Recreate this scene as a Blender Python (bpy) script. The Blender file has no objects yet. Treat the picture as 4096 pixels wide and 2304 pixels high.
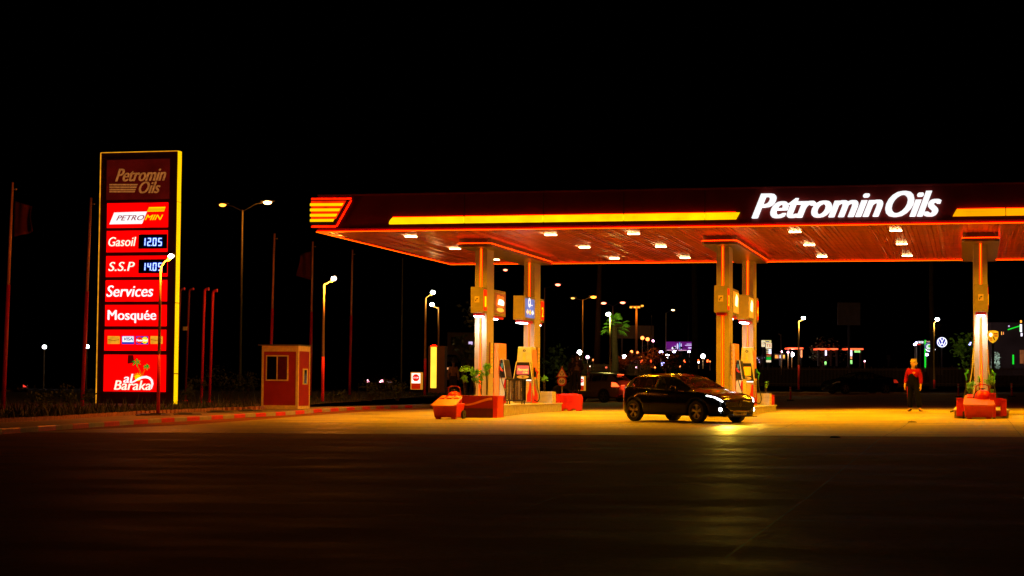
import bpy, bmesh, math, random
import numpy as np
from mathutils import Vector, Matrix
random.seed(7)
rad = math.radians
S = bpy.context.scene

# ------------------------------------------------------------------ camera
FPX, PIT, ROLL, YAW = 7407.3, .0529, .0077, .2413
cy_, sy_ = math.cos(YAW), math.sin(YAW)
FW = np.array([-sy_*math.cos(PIT), cy_*math.cos(PIT), math.sin(PIT)])
R0 = np.array([cy_, sy_, 0.]); U0 = np.cross(R0, FW)
RT = math.cos(ROLL)*R0 + math.sin(ROLL)*U0
UP = math.cos(ROLL)*U0 - math.sin(ROLL)*R0
CAM = np.array([0, 0, .95])
cd = bpy.data.cameras.new("camera"); cam = bpy.data.objects.new("camera", cd); S.collection.objects.link(cam)
cd.sensor_width = 36; cd.lens = FPX/4096*36; cd.clip_end = 3000; cd.clip_start = .1
cam.matrix_world = Matrix(((RT[0], UP[0], -FW[0], 0), (RT[1], UP[1], -FW[1], 0), (RT[2], UP[2], -FW[2], .95), (0, 0, 0, 1)))
S.camera = cam

# ------------------------------------------------------------------ world, exposure
w = bpy.data.worlds.new("World"); S.world = w; w.use_nodes = True
nt = w.node_tree; bg = nt.nodes["Background"]
sky = nt.nodes.new("ShaderNodeTexSky"); sky.sky_type = 'NISHITA'; sky.sun_disc = False
sky.sun_elevation = rad(-9); sky.sun_rotation = rad(140)
nt.links.new(sky.outputs[0], bg.inputs[0]); bg.inputs[1].default_value = .0006
S.view_settings.view_transform = 'Standard'; S.view_settings.look = 'None'
S.view_settings.gamma = 1; S.view_settings.exposure = 0
S.render.engine = 'CYCLES'
S.cycles.max_bounces = 6; S.cycles.diffuse_bounces = 3; S.cycles.glossy_bounces = 4
S.cycles.transparent_max_bounces = 12; S.cycles.sample_clamp_indirect = 6
S.cycles.caustics_reflective = False; S.cycles.caustics_refractive = False
try: S.cycles.use_denoising = True
except Exception: pass

def lamp(kind, name, loc, power, color, parent=None, target=None, size=.3, size_y=None, spread=180, angle=60, blend=.5, direction=None):
    l = bpy.data.lights.new(name, kind); l.energy = power; l.color = color
    if kind == 'AREA':
        l.size = size; l.spread = rad(spread)
        if size_y: l.shape = 'RECTANGLE'; l.size_y = size_y
    else: l.shadow_soft_size = size
    if kind == 'SPOT': l.spot_size = rad(angle); l.spot_blend = blend
    o = bpy.data.objects.new(name, l); S.collection.objects.link(o)
    d = Vector(direction) if direction is not None else Vector((0, 0, -1))
    o.rotation_mode = 'QUATERNION'; o.rotation_quaternion = d.to_track_quat('-Z', 'Y')
    if parent is not None:
        o.parent = parent
        o.location = Vector(loc)
    else: o.location = loc
    return o
AMB = (1, .40, .0)        # canopy lamp light
SOD = (1, .30, .02)
COLD = (.75, .85, 1)

# ------------------------------------------------------------------ geometry of the place
def sst(x, a, b):
    t = min(1, max(0, (x-a)/(b-a))); return t*t*(3-2*t)
def gz(X, Y):
    z = .009*min(max(X, -26), 10) + .012*(min(max(Y, 50), 66)-58) + .04
    z += .06*sst(Y, 59, 65)*sst(X, -8, -3)
    z += .48*sst(Y, 76, 116)*sst(X, -25, -9)
    return z
def ray(px, py): return FW + (px-2048)/FPX*RT - (py-1152)/FPX*UP
def PX(px, py, X): d = ray(px, py); return CAM + X/d[0]*d
def PY(px, py, Y): d = ray(px, py); return CAM + Y/d[1]*d
def PZ(px, py, z): d = ray(px, py); return CAM + (z-.95)/d[2]*d
def W(px, py, Z): return CAM + Z*ray(px, py)
def G(px, py, off=0.):
    d = ray(px, py); t0 = 5.
    f = lambda t: CAM[2]+t*d[2]-gz(t*d[0], t*d[1])-off
    t = t0
    while f(t) > 0 and t < 700: t0 = t; t += .5
    for _ in range(30):
        m = (t0+t)/2
        if f(m) > 0: t0 = m
        else: t = m
    return CAM + t*d
def at(px, Z, off=0., py=1600):     # ground point in pixel column px at depth Z
    for _ in range(4):
        p = W(px, py, Z); g = gz(p[0], p[1])+off
        py += (p[2]-g)*FPX/Z
    return Vector((p[0], p[1], g))
def px_m(Z): return FPX/Z

# ------------------------------------------------------------------ materials
MATS = {}
def mat(name, col=(.5, .5, .5), rough=.6, metal=0., em=None, es=1., noise=.12, nscale=6., bump=0., coat=0., alpha=1., spec=.5):
    if name in MATS: return MATS[name]
    m = bpy.data.materials.new(name); m.use_nodes = True; n = m.node_tree; L = n.links
    b = n.nodes["Principled BSDF"]
    b.inputs['Roughness'].default_value = rough; b.inputs['Metallic'].default_value = metal
    b.inputs['Specular IOR Level'].default_value = spec
    b.inputs['Coat Weight'].default_value = coat; b.inputs['Alpha'].default_value = alpha
    tc = n.nodes.new("ShaderNodeTexCoord"); nz = n.nodes.new("ShaderNodeTexNoise")
    nz.inputs['Scale'].default_value = nscale; nz.inputs['Detail'].default_value = 5
    L.new(tc.outputs['Object'], nz.inputs['Vector'])
    mr = n.nodes.new("ShaderNodeMapRange"); mr.inputs['From Min'].default_value = .3; mr.inputs['From Max'].default_value = .7
    mr.inputs['To Min'].default_value = 1-noise; mr.inputs['To Max'].default_value = 1+noise
    L.new(nz.outputs['Fac'], mr.inputs['Value'])
    mx = n.nodes.new("ShaderNodeVectorMath"); mx.operation = 'SCALE'; mx.inputs[0].default_value = col
    L.new(mr.outputs[0], mx.inputs['Scale']); L.new(mx.outputs[0], b.inputs['Base Color'])
    if bump:
        bp = n.nodes.new("ShaderNodeBump"); bp.inputs['Strength'].default_value = bump; bp.inputs['Distance'].default_value = .02
        L.new(nz.outputs['Fac'], bp.inputs['Height']); L.new(bp.outputs[0], b.inputs['Normal'])
    if em:
        b.inputs['Emission Strength'].default_value = es
        ms = n.nodes.new("ShaderNodeVectorMath"); ms.operation = 'SCALE'; ms.inputs[0].default_value = em
        L.new(mr.outputs[0], ms.inputs['Scale']); L.new(ms.outputs[0], b.inputs['Emission Color'])
    MATS[name] = m; return m
def em(name, c, s, noise=.05, nscale=2.): return mat(name, tuple(min(.8, x*.5) for x in c), .5, 0, c, s, noise, nscale)

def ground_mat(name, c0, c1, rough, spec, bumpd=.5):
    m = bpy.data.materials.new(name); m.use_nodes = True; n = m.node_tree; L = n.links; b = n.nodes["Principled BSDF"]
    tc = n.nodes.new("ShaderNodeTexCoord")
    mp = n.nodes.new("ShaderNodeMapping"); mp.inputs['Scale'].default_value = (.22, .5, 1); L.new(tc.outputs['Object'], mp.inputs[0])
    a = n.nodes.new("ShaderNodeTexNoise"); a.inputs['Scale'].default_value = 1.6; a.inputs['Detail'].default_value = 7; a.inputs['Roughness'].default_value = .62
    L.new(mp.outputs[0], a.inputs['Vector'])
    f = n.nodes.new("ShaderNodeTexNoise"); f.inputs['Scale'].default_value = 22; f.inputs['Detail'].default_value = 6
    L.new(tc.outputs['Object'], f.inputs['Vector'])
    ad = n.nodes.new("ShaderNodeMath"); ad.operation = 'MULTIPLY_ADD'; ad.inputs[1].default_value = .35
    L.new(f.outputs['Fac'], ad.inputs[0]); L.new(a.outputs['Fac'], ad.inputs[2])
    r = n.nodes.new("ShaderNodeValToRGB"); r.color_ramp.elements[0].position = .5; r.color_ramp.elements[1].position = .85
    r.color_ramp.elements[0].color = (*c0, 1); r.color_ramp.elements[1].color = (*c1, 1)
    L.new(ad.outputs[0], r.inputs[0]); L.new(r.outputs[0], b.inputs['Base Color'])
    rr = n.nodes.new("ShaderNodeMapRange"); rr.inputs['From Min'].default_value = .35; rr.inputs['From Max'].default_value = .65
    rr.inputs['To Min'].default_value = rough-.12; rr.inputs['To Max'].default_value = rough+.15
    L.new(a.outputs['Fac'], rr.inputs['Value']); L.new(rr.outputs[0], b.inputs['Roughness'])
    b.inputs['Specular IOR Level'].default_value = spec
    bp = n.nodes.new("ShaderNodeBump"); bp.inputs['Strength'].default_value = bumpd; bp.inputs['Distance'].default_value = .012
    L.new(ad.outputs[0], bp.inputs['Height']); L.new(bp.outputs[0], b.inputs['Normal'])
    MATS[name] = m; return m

# ------------------------------------------------------------------ mesh builder
class MB:
    def __init__(s): s.v = []; s.f = []; s.m = []; s.cur = 0
    def add(s, vs, fs):
        k = len(s.v); s.v += [tuple(map(float, p)) for p in vs]; s.f += [tuple(i+k for i in f) for f in fs]; s.m += [s.cur]*len(fs); return s
    def box(s, x0, x1, y0, y1, z0, z1, tx=0, ty=0):     # tx, ty: inset of the top
        return s.add([(x0, y0, z0), (x1, y0, z0), (x1, y1, z0), (x0, y1, z0), (x0+tx, y0+ty, z1), (x1-tx, y0+ty, z1), (x1-tx, y1-ty, z1), (x0+tx, y1-ty, z1)],
                     [(3, 2, 1, 0), (4, 5, 6, 7), (0, 1, 5, 4), (1, 2, 6, 5), (2, 3, 7, 6), (3, 0, 4, 7)])
    def prism(s, pts, a, b, plane='XZ'):      # polygon (u,w) swept from a to b along the third axis
        n = len(pts)
        def c(u, w_, t): return {'XZ': (u, t, w_), 'YZ': (t, u, w_), 'XY': (u, w_, t)}[plane]
        vs = [c(u, w_, a) for u, w_ in pts]+[c(u, w_, b) for u, w_ in pts]
        return s.add(vs, [tuple(range(n)), tuple(range(2*n-1, n-1, -1))]+[(i, i+n, (i+1) % n+n, (i+1) % n) for i in range(n)])
    def tube(s, pts, r, n=8, cap=True):
        pts = [Vector(p) for p in pts]; rs = r if isinstance(r, (list, tuple)) else [r]*len(pts)
        k = len(s.v); vs = []; prev = None
        for i, p in enumerate(pts):
            d = (pts[min(i+1, len(pts)-1)]-pts[max(i-1, 0)]).normalized()
            if prev is None: a = Vector((1, 0, 0)) if abs(d.x) < .9 else Vector((0, 1, 0))
            else: a = prev
            a = (a-d*a.dot(d)).normalized(); prev = a; b = d.cross(a)
            for j in range(n):
                t = 2*math.pi*j/n; vs.append(p+rs[i]*(math.cos(t)*a+math.sin(t)*b))
        fs = [(i*n+j, i*n+(j+1) % n, (i+1)*n+(j+1) % n, (i+1)*n+j) for i in range(len(pts)-1) for j in range(n)]
        if cap: fs += [tuple(range(n-1, -1, -1)), tuple(range((len(pts)-1)*n, len(pts)*n))]
        return s.add(vs, fs)
    def ball(s, c, rx, ry=None, rz=None, n=10, m=7):
        ry = ry or rx; rz = rz or rx; vs = []; fs = []
        for i in range(m+1):
            th = math.pi*i/m
            for j in range(n):
                ph = 2*math.pi*j/n; vs.append((c[0]+rx*math.sin(th)*math.cos(ph), c[1]+ry*math.sin(th)*math.sin(ph), c[2]+rz*math.cos(th)))
        for i in range(m):
            for j in range(n): fs.append((i*n+j, (i+1)*n+j, (i+1)*n+(j+1) % n, i*n+(j+1) % n))
        return s.add(vs, fs)
    def disc(s, c, r, a, b, plane='XZ', n=24, r2=None):
        pts = [(c[0]+r*math.cos(2*math.pi*i/n), c[1]+(r2 or r)*math.sin(2*math.pi*i/n)) for i in range(n)]
        return s.prism(pts, a, b, plane)
    def ring(s, c, r0, r1, a, b, plane='XZ', n=28):
        P_ = []
        def cc(u, w_, t): return {'XZ': (u, t, w_), 'YZ': (t, u, w_), 'XY': (u, w_, t)}[plane]
        for r in (r0, r1):
            for t in (a, b):
                P_ += [cc(c[0]+r*math.cos(2*math.pi*i/n), c[1]+r*math.sin(2*math.pi*i/n), t) for i in range(n)]
        fs = []
        for i in range(n):
            j = (i+1) % n
            fs += [(i, j, 2*n+j, 2*n+i), (n+i, 3*n+i, 3*n+j, n+j), (2*n+i, 2*n+j, 3*n+j, 3*n+i), (i, n+i, n+j, j)]
        return s.add(P_, fs)
    def xf(s, M):
        s.v = [tuple(M @ Vector(p)) for p in s.v]; return s
    def build(s, name, m, parent=None, origin=None, smooth=False, bevel=0.):
        me = bpy.data.meshes.new(name)
        o_ = origin or (0, 0, 0)
        me.from_pydata([(p[0]-o_[0], p[1]-o_[1], p[2]-o_[2]) for p in s.v], [], s.f)
        ms = m if isinstance(m, (list, tuple)) else [m]
        for x in ms: me.materials.append(x)
        if len(ms) > 1:
            for p, i in zip(me.polygons, s.m): p.material_index = i
        bm = bmesh.new(); bm.from_mesh(me); bmesh.ops.recalc_face_normals(bm, faces=bm.faces); bm.to_mesh(me); bm.free()
        if smooth:
            for p in me.polygons: p.use_smooth = True
        ob = bpy.data.objects.new(name, me); S.collection.objects.link(ob)
        if parent is not None: ob.parent = parent
        if bevel:
            bv = ob.modifiers.new("bevel", 'BEVEL'); bv.width = bevel; bv.segments = 2; bv.limit_method = 'ANGLE'
        return ob

def thing(name, label, cat, loc=(0, 0, 0), rz=0, group=None):
    o = bpy.data.objects.new(name, None); S.collection.objects.link(o)
    o.location = loc; o.rotation_euler = (0, 0, rz); o.empty_display_size = .2
    return tag(o, label, cat, group)
def tag(o, label, cat, group=None):
    o['label'] = label; o['category'] = cat
    if group: o['group'] = group
    return o
def struct(o, kind='structure'): o['kind'] = kind; return o
def text_mb(s, box, depth=(0, .01), shear=0., bold=0., plane='XZ', squash=None):
    """text fitted in box (u0,u1,w0,w1); swept in depth"""
    c = bpy.data.curves.new("t", 'FONT'); c.body = s; c.shear = shear; c.size = 1; c.extrude = .05; c.resolution_u = 4
    o = bpy.data.objects.new("t", c); S.collection.objects.link(o)
    dg = bpy.context.evaluated_depsgraph_get(); me = bpy.data.meshes.new_from_object(o.evaluated_get(dg))
    vs = np.array([v.co[:] for v in me.vertices]); fs = [tuple(p.vertices) for p in me.polygons]
    bpy.data.objects.remove(o); bpy.data.curves.remove(c); bpy.data.meshes.remove(me)
    lo, hi = vs.min(0), vs.max(0)
    u = box[0]+(vs[:, 0]-lo[0])/(hi[0]-lo[0])*(box[1]-box[0]); w_ = box[2]+(vs[:, 1]-lo[1])/(hi[1]-lo[1])*(box[3]-box[2])
    t = np.where(vs[:, 2] > 0, depth[0], depth[1])
    m = MB(); sg = 1 if depth[1] > depth[0] else -1
    em_ = (box[3]-box[2])*bold*.55; nn = 1 if not bold else 5
    for j in range(nn):
        du = em_*(j-(nn-1)/2); dt = sg*.0012*j
        V = zip(u+du, t+dt, w_) if plane == 'XZ' else zip(t+dt, u+du, w_)
        m.add(list(V), fs)
    return m

# common materials
M = dict(
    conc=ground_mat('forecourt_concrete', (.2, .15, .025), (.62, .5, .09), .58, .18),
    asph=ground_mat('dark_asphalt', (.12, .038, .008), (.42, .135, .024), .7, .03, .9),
    joint=mat('joint_tar', (.03, .025, .02), .6), kred=mat('kerb_red_paint', (.8, .03, .02), .5), kgrey=mat('kerb_concrete', (.48, .4, .28), .8),
    pave=mat('paving', (.32, .22, .14), .8, nscale=3, noise=.3), brick=mat('brick_edging', (.42, .18, .12), .85, noise=.35, nscale=9),
    soil=mat('soil', (.09, .06, .04), .95, noise=.4), grass=mat('grass_blades', (.06, .07, .03), .8, noise=.4),
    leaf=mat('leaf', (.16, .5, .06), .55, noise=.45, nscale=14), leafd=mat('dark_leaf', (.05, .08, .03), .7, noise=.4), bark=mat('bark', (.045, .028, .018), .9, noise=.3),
    alu=mat('painted_aluminium', (.42, .36, .27), .45, .0, noise=.05), alud=mat('brushed_panel', (.4, .36, .28), .35, .5, noise=.08),
    white=mat('white_paint', (.78, .76, .72), .4, noise=.06), offw=mat('cream_panel', (.62, .66, .5), .4, noise=.05),
    red=mat('red_paint', (.6, .008, .004), .35, noise=.08), redp=mat('red_plastic', (.66, .02, .006), .38, noise=.1), orange=mat('amber_lit_cladding', (.75, .3, .08), .35, noise=.05),  # cladding orange carries the canopy light on the pump sides
    dred=mat('dark_red_fascia', (.11, .005, .003), .35, noise=.15, nscale=1.5, coat=.2), black=mat('black_plastic', (.012, .012, .012), .35), rubber=mat('rubber', (.02, .02, .02), .75),
    steel=mat('steel', (.35, .33, .3), .35, .8), dsteel=mat('dark_steel', (.10, .09, .08), .5, .6), chrome=mat('chrome', (.75, .74, .72), .12, 1., noise=.02),
    pole=mat('galvanised_pole', (.5, .4, .2), .5, .0), polered=mat('pole_red_paint', (.75, .015, .008), .45),
    neon=em('neon_strip', (1, .003, .0), 14), neonc=em('neon_core', (1, .22, .0), 2.2), yband=em('yellow_band', (1, .68, 0), 1.12, .22, 2.2), ystrip=em('yellow_strip', (1, .62, .0), 1.1),
    rpan=em('lit_red_panel', (1, .0, .0), 1.25, .3, .8), wlet=em('white_letter', (.97, .98, 1), 1.05), clet=em('cream_letter', (1, .95, .75), 1.1),
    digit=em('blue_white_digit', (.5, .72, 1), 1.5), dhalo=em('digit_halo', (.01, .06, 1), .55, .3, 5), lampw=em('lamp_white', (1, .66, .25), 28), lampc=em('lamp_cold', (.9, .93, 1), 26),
    glass=mat('dark_glass', (.01, .01, .01), .05, 0, coat=.3),
)

# ------------------------------------------------------------------ ground
def grid_sheet(xs, ys, zf, name, m, kind='structure'):
    b = MB(); nx = len(xs)
    b.add([(x, y, zf(x, y)) for y in ys for x in xs], [(j*nx+i, j*nx+i+1, (j+1)*nx+i+1, (j+1)*nx+i) for j in range(len(ys)-1) for i in range(nx-1)])
    o = b.build(name, m, smooth=True); o['kind'] = kind; return o
XS = [-600, -300, -150, -90, -60]+[-40+1.5*i for i in range(41)]+[24, 40, 80, 160, 400]
YS = [-30, -10, 0]+[4+2*i for i in range(38)]+[85+5*i for i in range(12)]+[160, 220, 320, 500, 900, 1500]
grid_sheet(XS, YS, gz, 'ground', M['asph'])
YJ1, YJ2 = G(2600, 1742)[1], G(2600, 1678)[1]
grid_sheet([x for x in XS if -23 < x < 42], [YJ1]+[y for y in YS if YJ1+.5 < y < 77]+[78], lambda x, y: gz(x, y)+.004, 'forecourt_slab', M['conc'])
# slab joints and the oil-filled cracks
def strip(p, q, wd, off=.009, n=26):
    b = MB(); p = Vector(p[:2]); q = Vector(q[:2]); d = (q-p).normalized(); nn = Vector((-d.y, d.x))*wd/2
    vs = []
    for i in range(n+1):
        c = p+(q-p)*i/n; w1 = nn*(1+.4*math.sin(i*1.7)); 
        for s in (-1, 1): vs.append((c.x+s*w1.x, c.y+s*w1.y, gz(c.x, c.y)+off))
    b.add(vs, [(2*i, 2*i+1, 2*i+3, 2*i+2) for i in range(n)]); return b
jb = MB()
def addj(p, q, wd, off=.009):
    s_ = strip(p, q, wd, off); jb.add(s_.v, s_.f)
for py, wd in ((1678, .07), (1742, .09), (1838, .035), (2078, .018)):
    addj((-24, G(2600, py)[1]+.0), (24, G(2600, py)[1]), wd)
pt = lambda x, y: G(x, y)[:2]
for a_, b_ in (((3700, 1665), (3647, 1683)), ((3647, 1683), (3528, 1750)), ((3528, 1750), (3240, 1988)), ((3240, 1988), (2900, 2240)), ((3330, 1660), (3215, 1678)), ((3215, 1678), (3035, 1738)), ((3035, 1738), (2700, 1843)), ((2227, 1991), (2055, 2055)),
               ((4020, 1665), (4050, 1700)), ((4050, 1700), (4096, 1757)), ((1590, 1690), (1400, 1714)), ((1100, 1756), (250, 1885)), ((1900, 1668), (1580, 1690))):
    addj(pt(*a_), pt(*b_), .016, .011)
struct(jb.build('slab_joints', M['joint']))
pb = MB()
for (x, y, rx, ry) in ((3648, 1690, .14, .1), (3340, 1751, .12, .1)):
    c = G(x, y); pb.ball((c[0], c[1], c[2]+.012), rx, ry, .03, 7, 4)
tag(pb.build('dirt_clump', M['joint']), 'small dark clumps of dirt lying on the concrete near the diagonal joint', 'dirt'); bpy.data.objects['dirt_clump']['kind'] = 'stuff'

# kerb, pavement, brick edging and verge on the left
def lerp(pts, x):
    for (a, b), (c, d) in zip(pts, pts[1:]):
        if x <= c: return b+(d-b)*(x-a)/(c-a)
    return pts[-1][1]
KP = [(-60, 1745), (0, 1737.5), (355, 1711), (638, 1691), (832, 1680), (999, 1669), (1154, 1661), (1287, 1649), (1400, 1641.5), (1450, 1639), (1594, 1633), (1720, 1631)]
RED = [(8, 82), (154, 224), (291, 355), (417, 478), (535, 592), (646, 698), (748, 799), (846, 892), (937, 981), (1023, 1064), (1103, 1142), (1182, 1218), (1254, 1288), (1322, 1355), (1387, 1419), (1449, 1480), (1505, 1536), (1562, 1592), (1620, 1650)]
kb = MB(); ends = [-60]+[v for r_ in RED for v in r_]+[1720]
KL = []
for i in range(len(ends)-1):
    a, b = ends[i], ends[i+1]; n = 2 if b-a < 100 else 3
    for k in range(n):
        x0, x1 = a+(b-a)*k/n, a+(b-a)*(k+1)/n
        p, q = G(x0, lerp(KP, x0)), G(x1, lerp(KP, x1))
        KL.append(p)
        g_ = .012 if k == 0 else 0
        p2 = p+(q-p)*g_; d = Vector((q[0]-p[0], q[1]-p[1], 0)).normalized(); nn = Vector((-d.y, d.x, 0))*.16
        if nn.x > 0: nn = -nn
        vs = []
        for c in (p2, q):
            c = Vector(c); vs += [c+Vector((0, 0, -.1)), c+Vector((0, 0, .11)), c+nn*.15+Vector((0, 0, .13)), c+nn+Vector((0, 0, .13)), c+nn+Vector((0, 0, -.1))]
        kb.cur = 0 if i % 2 == 1 else 1
        kb.add(vs, [(0, 1, 6, 5), (1, 2, 7, 6), (2, 3, 8, 7), (3, 4, 9, 8), (0, 4, 3, 2, 1), (5, 6, 7, 8, 9)])
KL.append(G(1720, 1631))
struct(kb.build('kerb', [M['kred'], M['kgrey']]))
kerbXY = sorted([(p[1], p[0]) for p in KL])
EP = [G(x, y, .12) for x, y in ((-70, 1694), (0, 1691), (150, 1684), (300, 1675), (430, 1667), (527, 1660), (700, 1653), (888, 1643), (1038, 1639))]
edgeXY = sorted([(p[1], p[0]) for p in EP]); 
last = edgeXY[-1]; edgeXY += [(last[0]+8, lerp(kerbXY, last[0]+8)-1.9), (last[0]+25, lerp(kerbXY, 90)-2.2)]
def extr(pts, y):
    if y < pts[0][0]: (a, b), (c, d) = pts[0], pts[3]; return b+(d-b)*(y-a)/(c-a)
    return lerp(pts, y)
kx = lambda y: extr(kerbXY, y)-.15
ex = lambda y: min(extr(edgeXY, y), kx(y)-.5)
def vz(x, y): return gz(x, y)+.19+.34*sst(y, 66, 96)+.03*math.sin(x*1.3)*math.sin(y*.9)
ys = [18+1.2*i for i in range(60)]+[92, 96, 100, 110, 130, 150]
pv = MB(); vg = MB()
for a, b in zip(ys, ys[1:]):
    xa, xb = (ex(a), kx(a)), (ex(b), kx(b))
    pv.add([(xa[0], a, gz(xa[0], a)+.125), (xa[1], a, gz(xa[1], a)+.125), (xb[1], b, gz(xb[1], b)+.125), (xb[0], b, gz(xb[0], b)+.125)], [(0, 1, 2, 3)])
    st = [0, .6, 1.5, 3, 5, 8, 12, 18, 30, 60]
    for s0, s1 in zip(st, st[1:]):
        vg.add([(ex(a)-.1-s0, a, vz(ex(a)-s0, a)), (ex(a)-.1-s1, a, vz(ex(a)-s1, a)), (ex(b)-.1-s1, b, vz(ex(b)-s1, b)), (ex(b)-.1-s0, b, vz(ex(b)-s0, b))], [(0, 1, 2, 3)])
struct(pv.build('pavement', M['pave'])); struct(vg.build('verge', M['soil'], smooth=True))
eb = MB(); y = 20.; lim = edgeXY[-3][0]
while y < lim+1:
    x = ex(y); st = .12 if y < 55 else .25
    h = .24+random.uniform(-.012, .012); 
    eb.box(x-.12, x, y, y+st-.015, gz(x, y)+.05, gz(x, y)+h)
    y += st
tag(eb.build('brick_edging', M['brick']), 'low edging of upright bricks between the pavement and the grass verge', 'edging')
# grass
gb = MB()
for i in range(9000):
    y = random.uniform(30, 62) if i < 6500 else random.uniform(62, 100); x = ex(y)-.2-abs(random.gauss(0, 3.2)) if i % 3 else ex(y)-.2-random.random()*.9
    h = random.uniform(.05, .16)+(random.random()**6)*.5; a = random.uniform(0, 6.28); z = vz(x, y)-.02
    wx, wy = .012*math.cos(a), .012*math.sin(a); lx, ly = random.gauss(0, .3)*h, random.gauss(0, .3)*h
    gb.add([(x-wx*2, y-wy*2, z), (x+wx*2, y+wy*2, z), (x+lx, y+ly, z+h)], [(0, 1, 2)])
gg = gb.build('grass', M['grass']); gg['kind'] = 'stuff'; tag(gg, 'short rough grass growing over the verge behind the brick edging', 'grass')

def shrub(name, label, cat, base, h, r, n, m=None, group=None, stems=4, ls=.05, low=.25, parent=None, clumps=7):
    b = MB(); s = MB(); cl = []
    for k in range(clumps):
        a = random.uniform(0, 6.28); rr = r*random.uniform(.1, .75); cl.append((rr*math.cos(a), rr*math.sin(a), h*random.uniform(low+.1, .9), random.uniform(.25, .5)*r))
    for k in range(n):
        c = random.choice(cl); d = Vector((random.gauss(0, 1), random.gauss(0, 1), random.gauss(0, 1))).normalized()*c[3]*random.random()**.4
        p = Vector(c[:3])+d; u = Vector((random.gauss(0, 1), random.gauss(0, 1), random.gauss(0, .6))).normalized(); v = u.cross(Vector((random.gauss(0, 1), random.gauss(0, 1), random.gauss(0, 1)))).normalized()
        L_ = ls*random.uniform(.6, 1.4); b.add([p, p+u*L_*.5+v*L_*.3, p+u*L_, p+u*L_*.5-v*L_*.3], [(0, 1, 2, 3)])
    for k in range(stems):
        c = cl[k % len(cl)]; s.tube([(c[0]*.15, c[1]*.15, 0), (c[0]*.5, c[1]*.5, c[2]*.5), (c[0], c[1], c[2])], [.012+h*.006, .009+h*.003, .005], 5)
    if parent is None:
        t = thing(name, label, cat, base, 0, group)
    b.build('foliage', m or M['leaf'], t); s.build('stem', M['bark'], t); return t
for i, (px, Z, h, r, n) in enumerate(((190, 62, .7, 1.0, 350), (290, 66, .8, .8, 300), (795, 78, 1.2, .7, 260), (905, 84, 1.5, 1.2, 420), (985, 88, 1.3, .9, 300), (1340, 82, .5, .5, 160), (1480, 84, 1.0, .9, 300), (1590, 84, .9, .8, 280), (745, 74, .9, .4, 160))):
    labs = ['low spreading dark bush on the verge left of the totem', 'rounded dark bush beside the second flagpole', 'wispy tall bush between the curved vent pipes', 'broad dark bush behind the verge left of the booth', 'dark bush close behind the left wall of the booth', 'small tuft at the foot of the street lamp right of the booth', 'dark bush on the verge under the rightmost flagpole', 'dark bush in front of the lit stop totem on the left', 'dry thin bush at the right foot of the price totem']
    g_ = at(px, Z, .2); g_.z = vz(g_.x, g_.y)-.03
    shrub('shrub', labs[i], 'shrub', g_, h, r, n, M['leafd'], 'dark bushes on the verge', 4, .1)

# ------------------------------------------------------------------ canopy
XL, YF, YR, HC, HT, XR = -20.178, 55.96, 71.55, 5.835, 7.008, 19.
can = thing('canopy', 'long flat filling station canopy with dark red fascia and glowing neon edges', 'canopy', (XL, YF, 0))
co = (XL, YF, 0)
b = MB()
b.prism([(YF, HC), (YF, HT), (YF+.12, HT), (YF+.12, HC)], XL, XR, 'YZ')
b.box(XL, XL+.12, YF+.12, YR, HC, HT); b.box(XL, XR, YR-.12, YR, HC, HT-.001)
b.build('fascia', M['dred'], can, co)
tr = MB(); tr.box(XL-.03, XR, YF-.05, YF+.02, HT-.03, HT+.015); tr.box(XL-.03, XR, YF-.045, YF+.01, HC-.015, HC+.10)
tr.build('fascia_trim', mat('trim_dark_red', (.2, .02, .015), .3), can, co)
for px in (1858, 2174, 2495.5, 2820):
    x = PY(px, 800, YF)[0]; jt = MB(); jt.box(x-.012, x+.012, YF-.006, YF+.01, HC+.12, HT-.04); jt.build('fascia_seam', M['joint'], can, co)
b = MB(); b.box(XL+.12, XR, YF+.12, YR-.12, HC+.35, HT-.1); b.build('roof', M['dsteel'], can, co)
# ribbed soffit
sb = MB(); x = XL+.12; pitch = .15; pr = []
while x < XR:
    _t = random.gauss(0, .007); pr += [(x, HC+.03), (x+.012, HC+.006+_t), (x+pitch-.03, HC+.006-_t), (x+pitch-.02, HC+.03)]; x += pitch
k = len(pr); vs = []
ysof = [YF+.12, YF+2, YF+4, YF+6, YF+8, YF+10, YF+12, YR-.12]
for y in ysof:
    for (xx, zz) in pr: vs.append((xx, y, zz+.008*math.sin(xx*3.1+y*.7)*math.sin(y*1.1)))
sb.add(vs, [(j*k+i, j*k+i+1, (j+1)*k+i+1, (j+1)*k+i) for j in range(len(ysof)-1) for i in range(k-1)])
sof = mat('soffit_metal', (.6, .10, .016), .28, .4, noise=.25, nscale=2.5, bump=.02)
sb.build('soffit', sof, can, co)
# neon edges (front, left, rear)
nb = MB(); e = .02
nb.box(XL-.01, XR, YF-.08, YF-.06, HC-.004, HC+.014); nb.box(XL-.035, XL-.015, YF-.085, YR, HC-.004, HC+.014); nb.box(XL-.01, XR, YR+.0, YR+.02, HC-.02, HC-.002)
nb.build('neon_strip', M['neon'], can, co)
nb = MB(); nb.box(XL-.01, XR, YF-.097, YF-.087, HC-.016, HC-.006); nb.box(XL-.052, XL-.042, YF-.085, YR, HC-.016, HC-.006); nb.box(XL-.01, XR, YR-.012, YR-.002, HC-.04, HC-.028)
nb.build('neon_core', M['neonc'], can, co)
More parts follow.
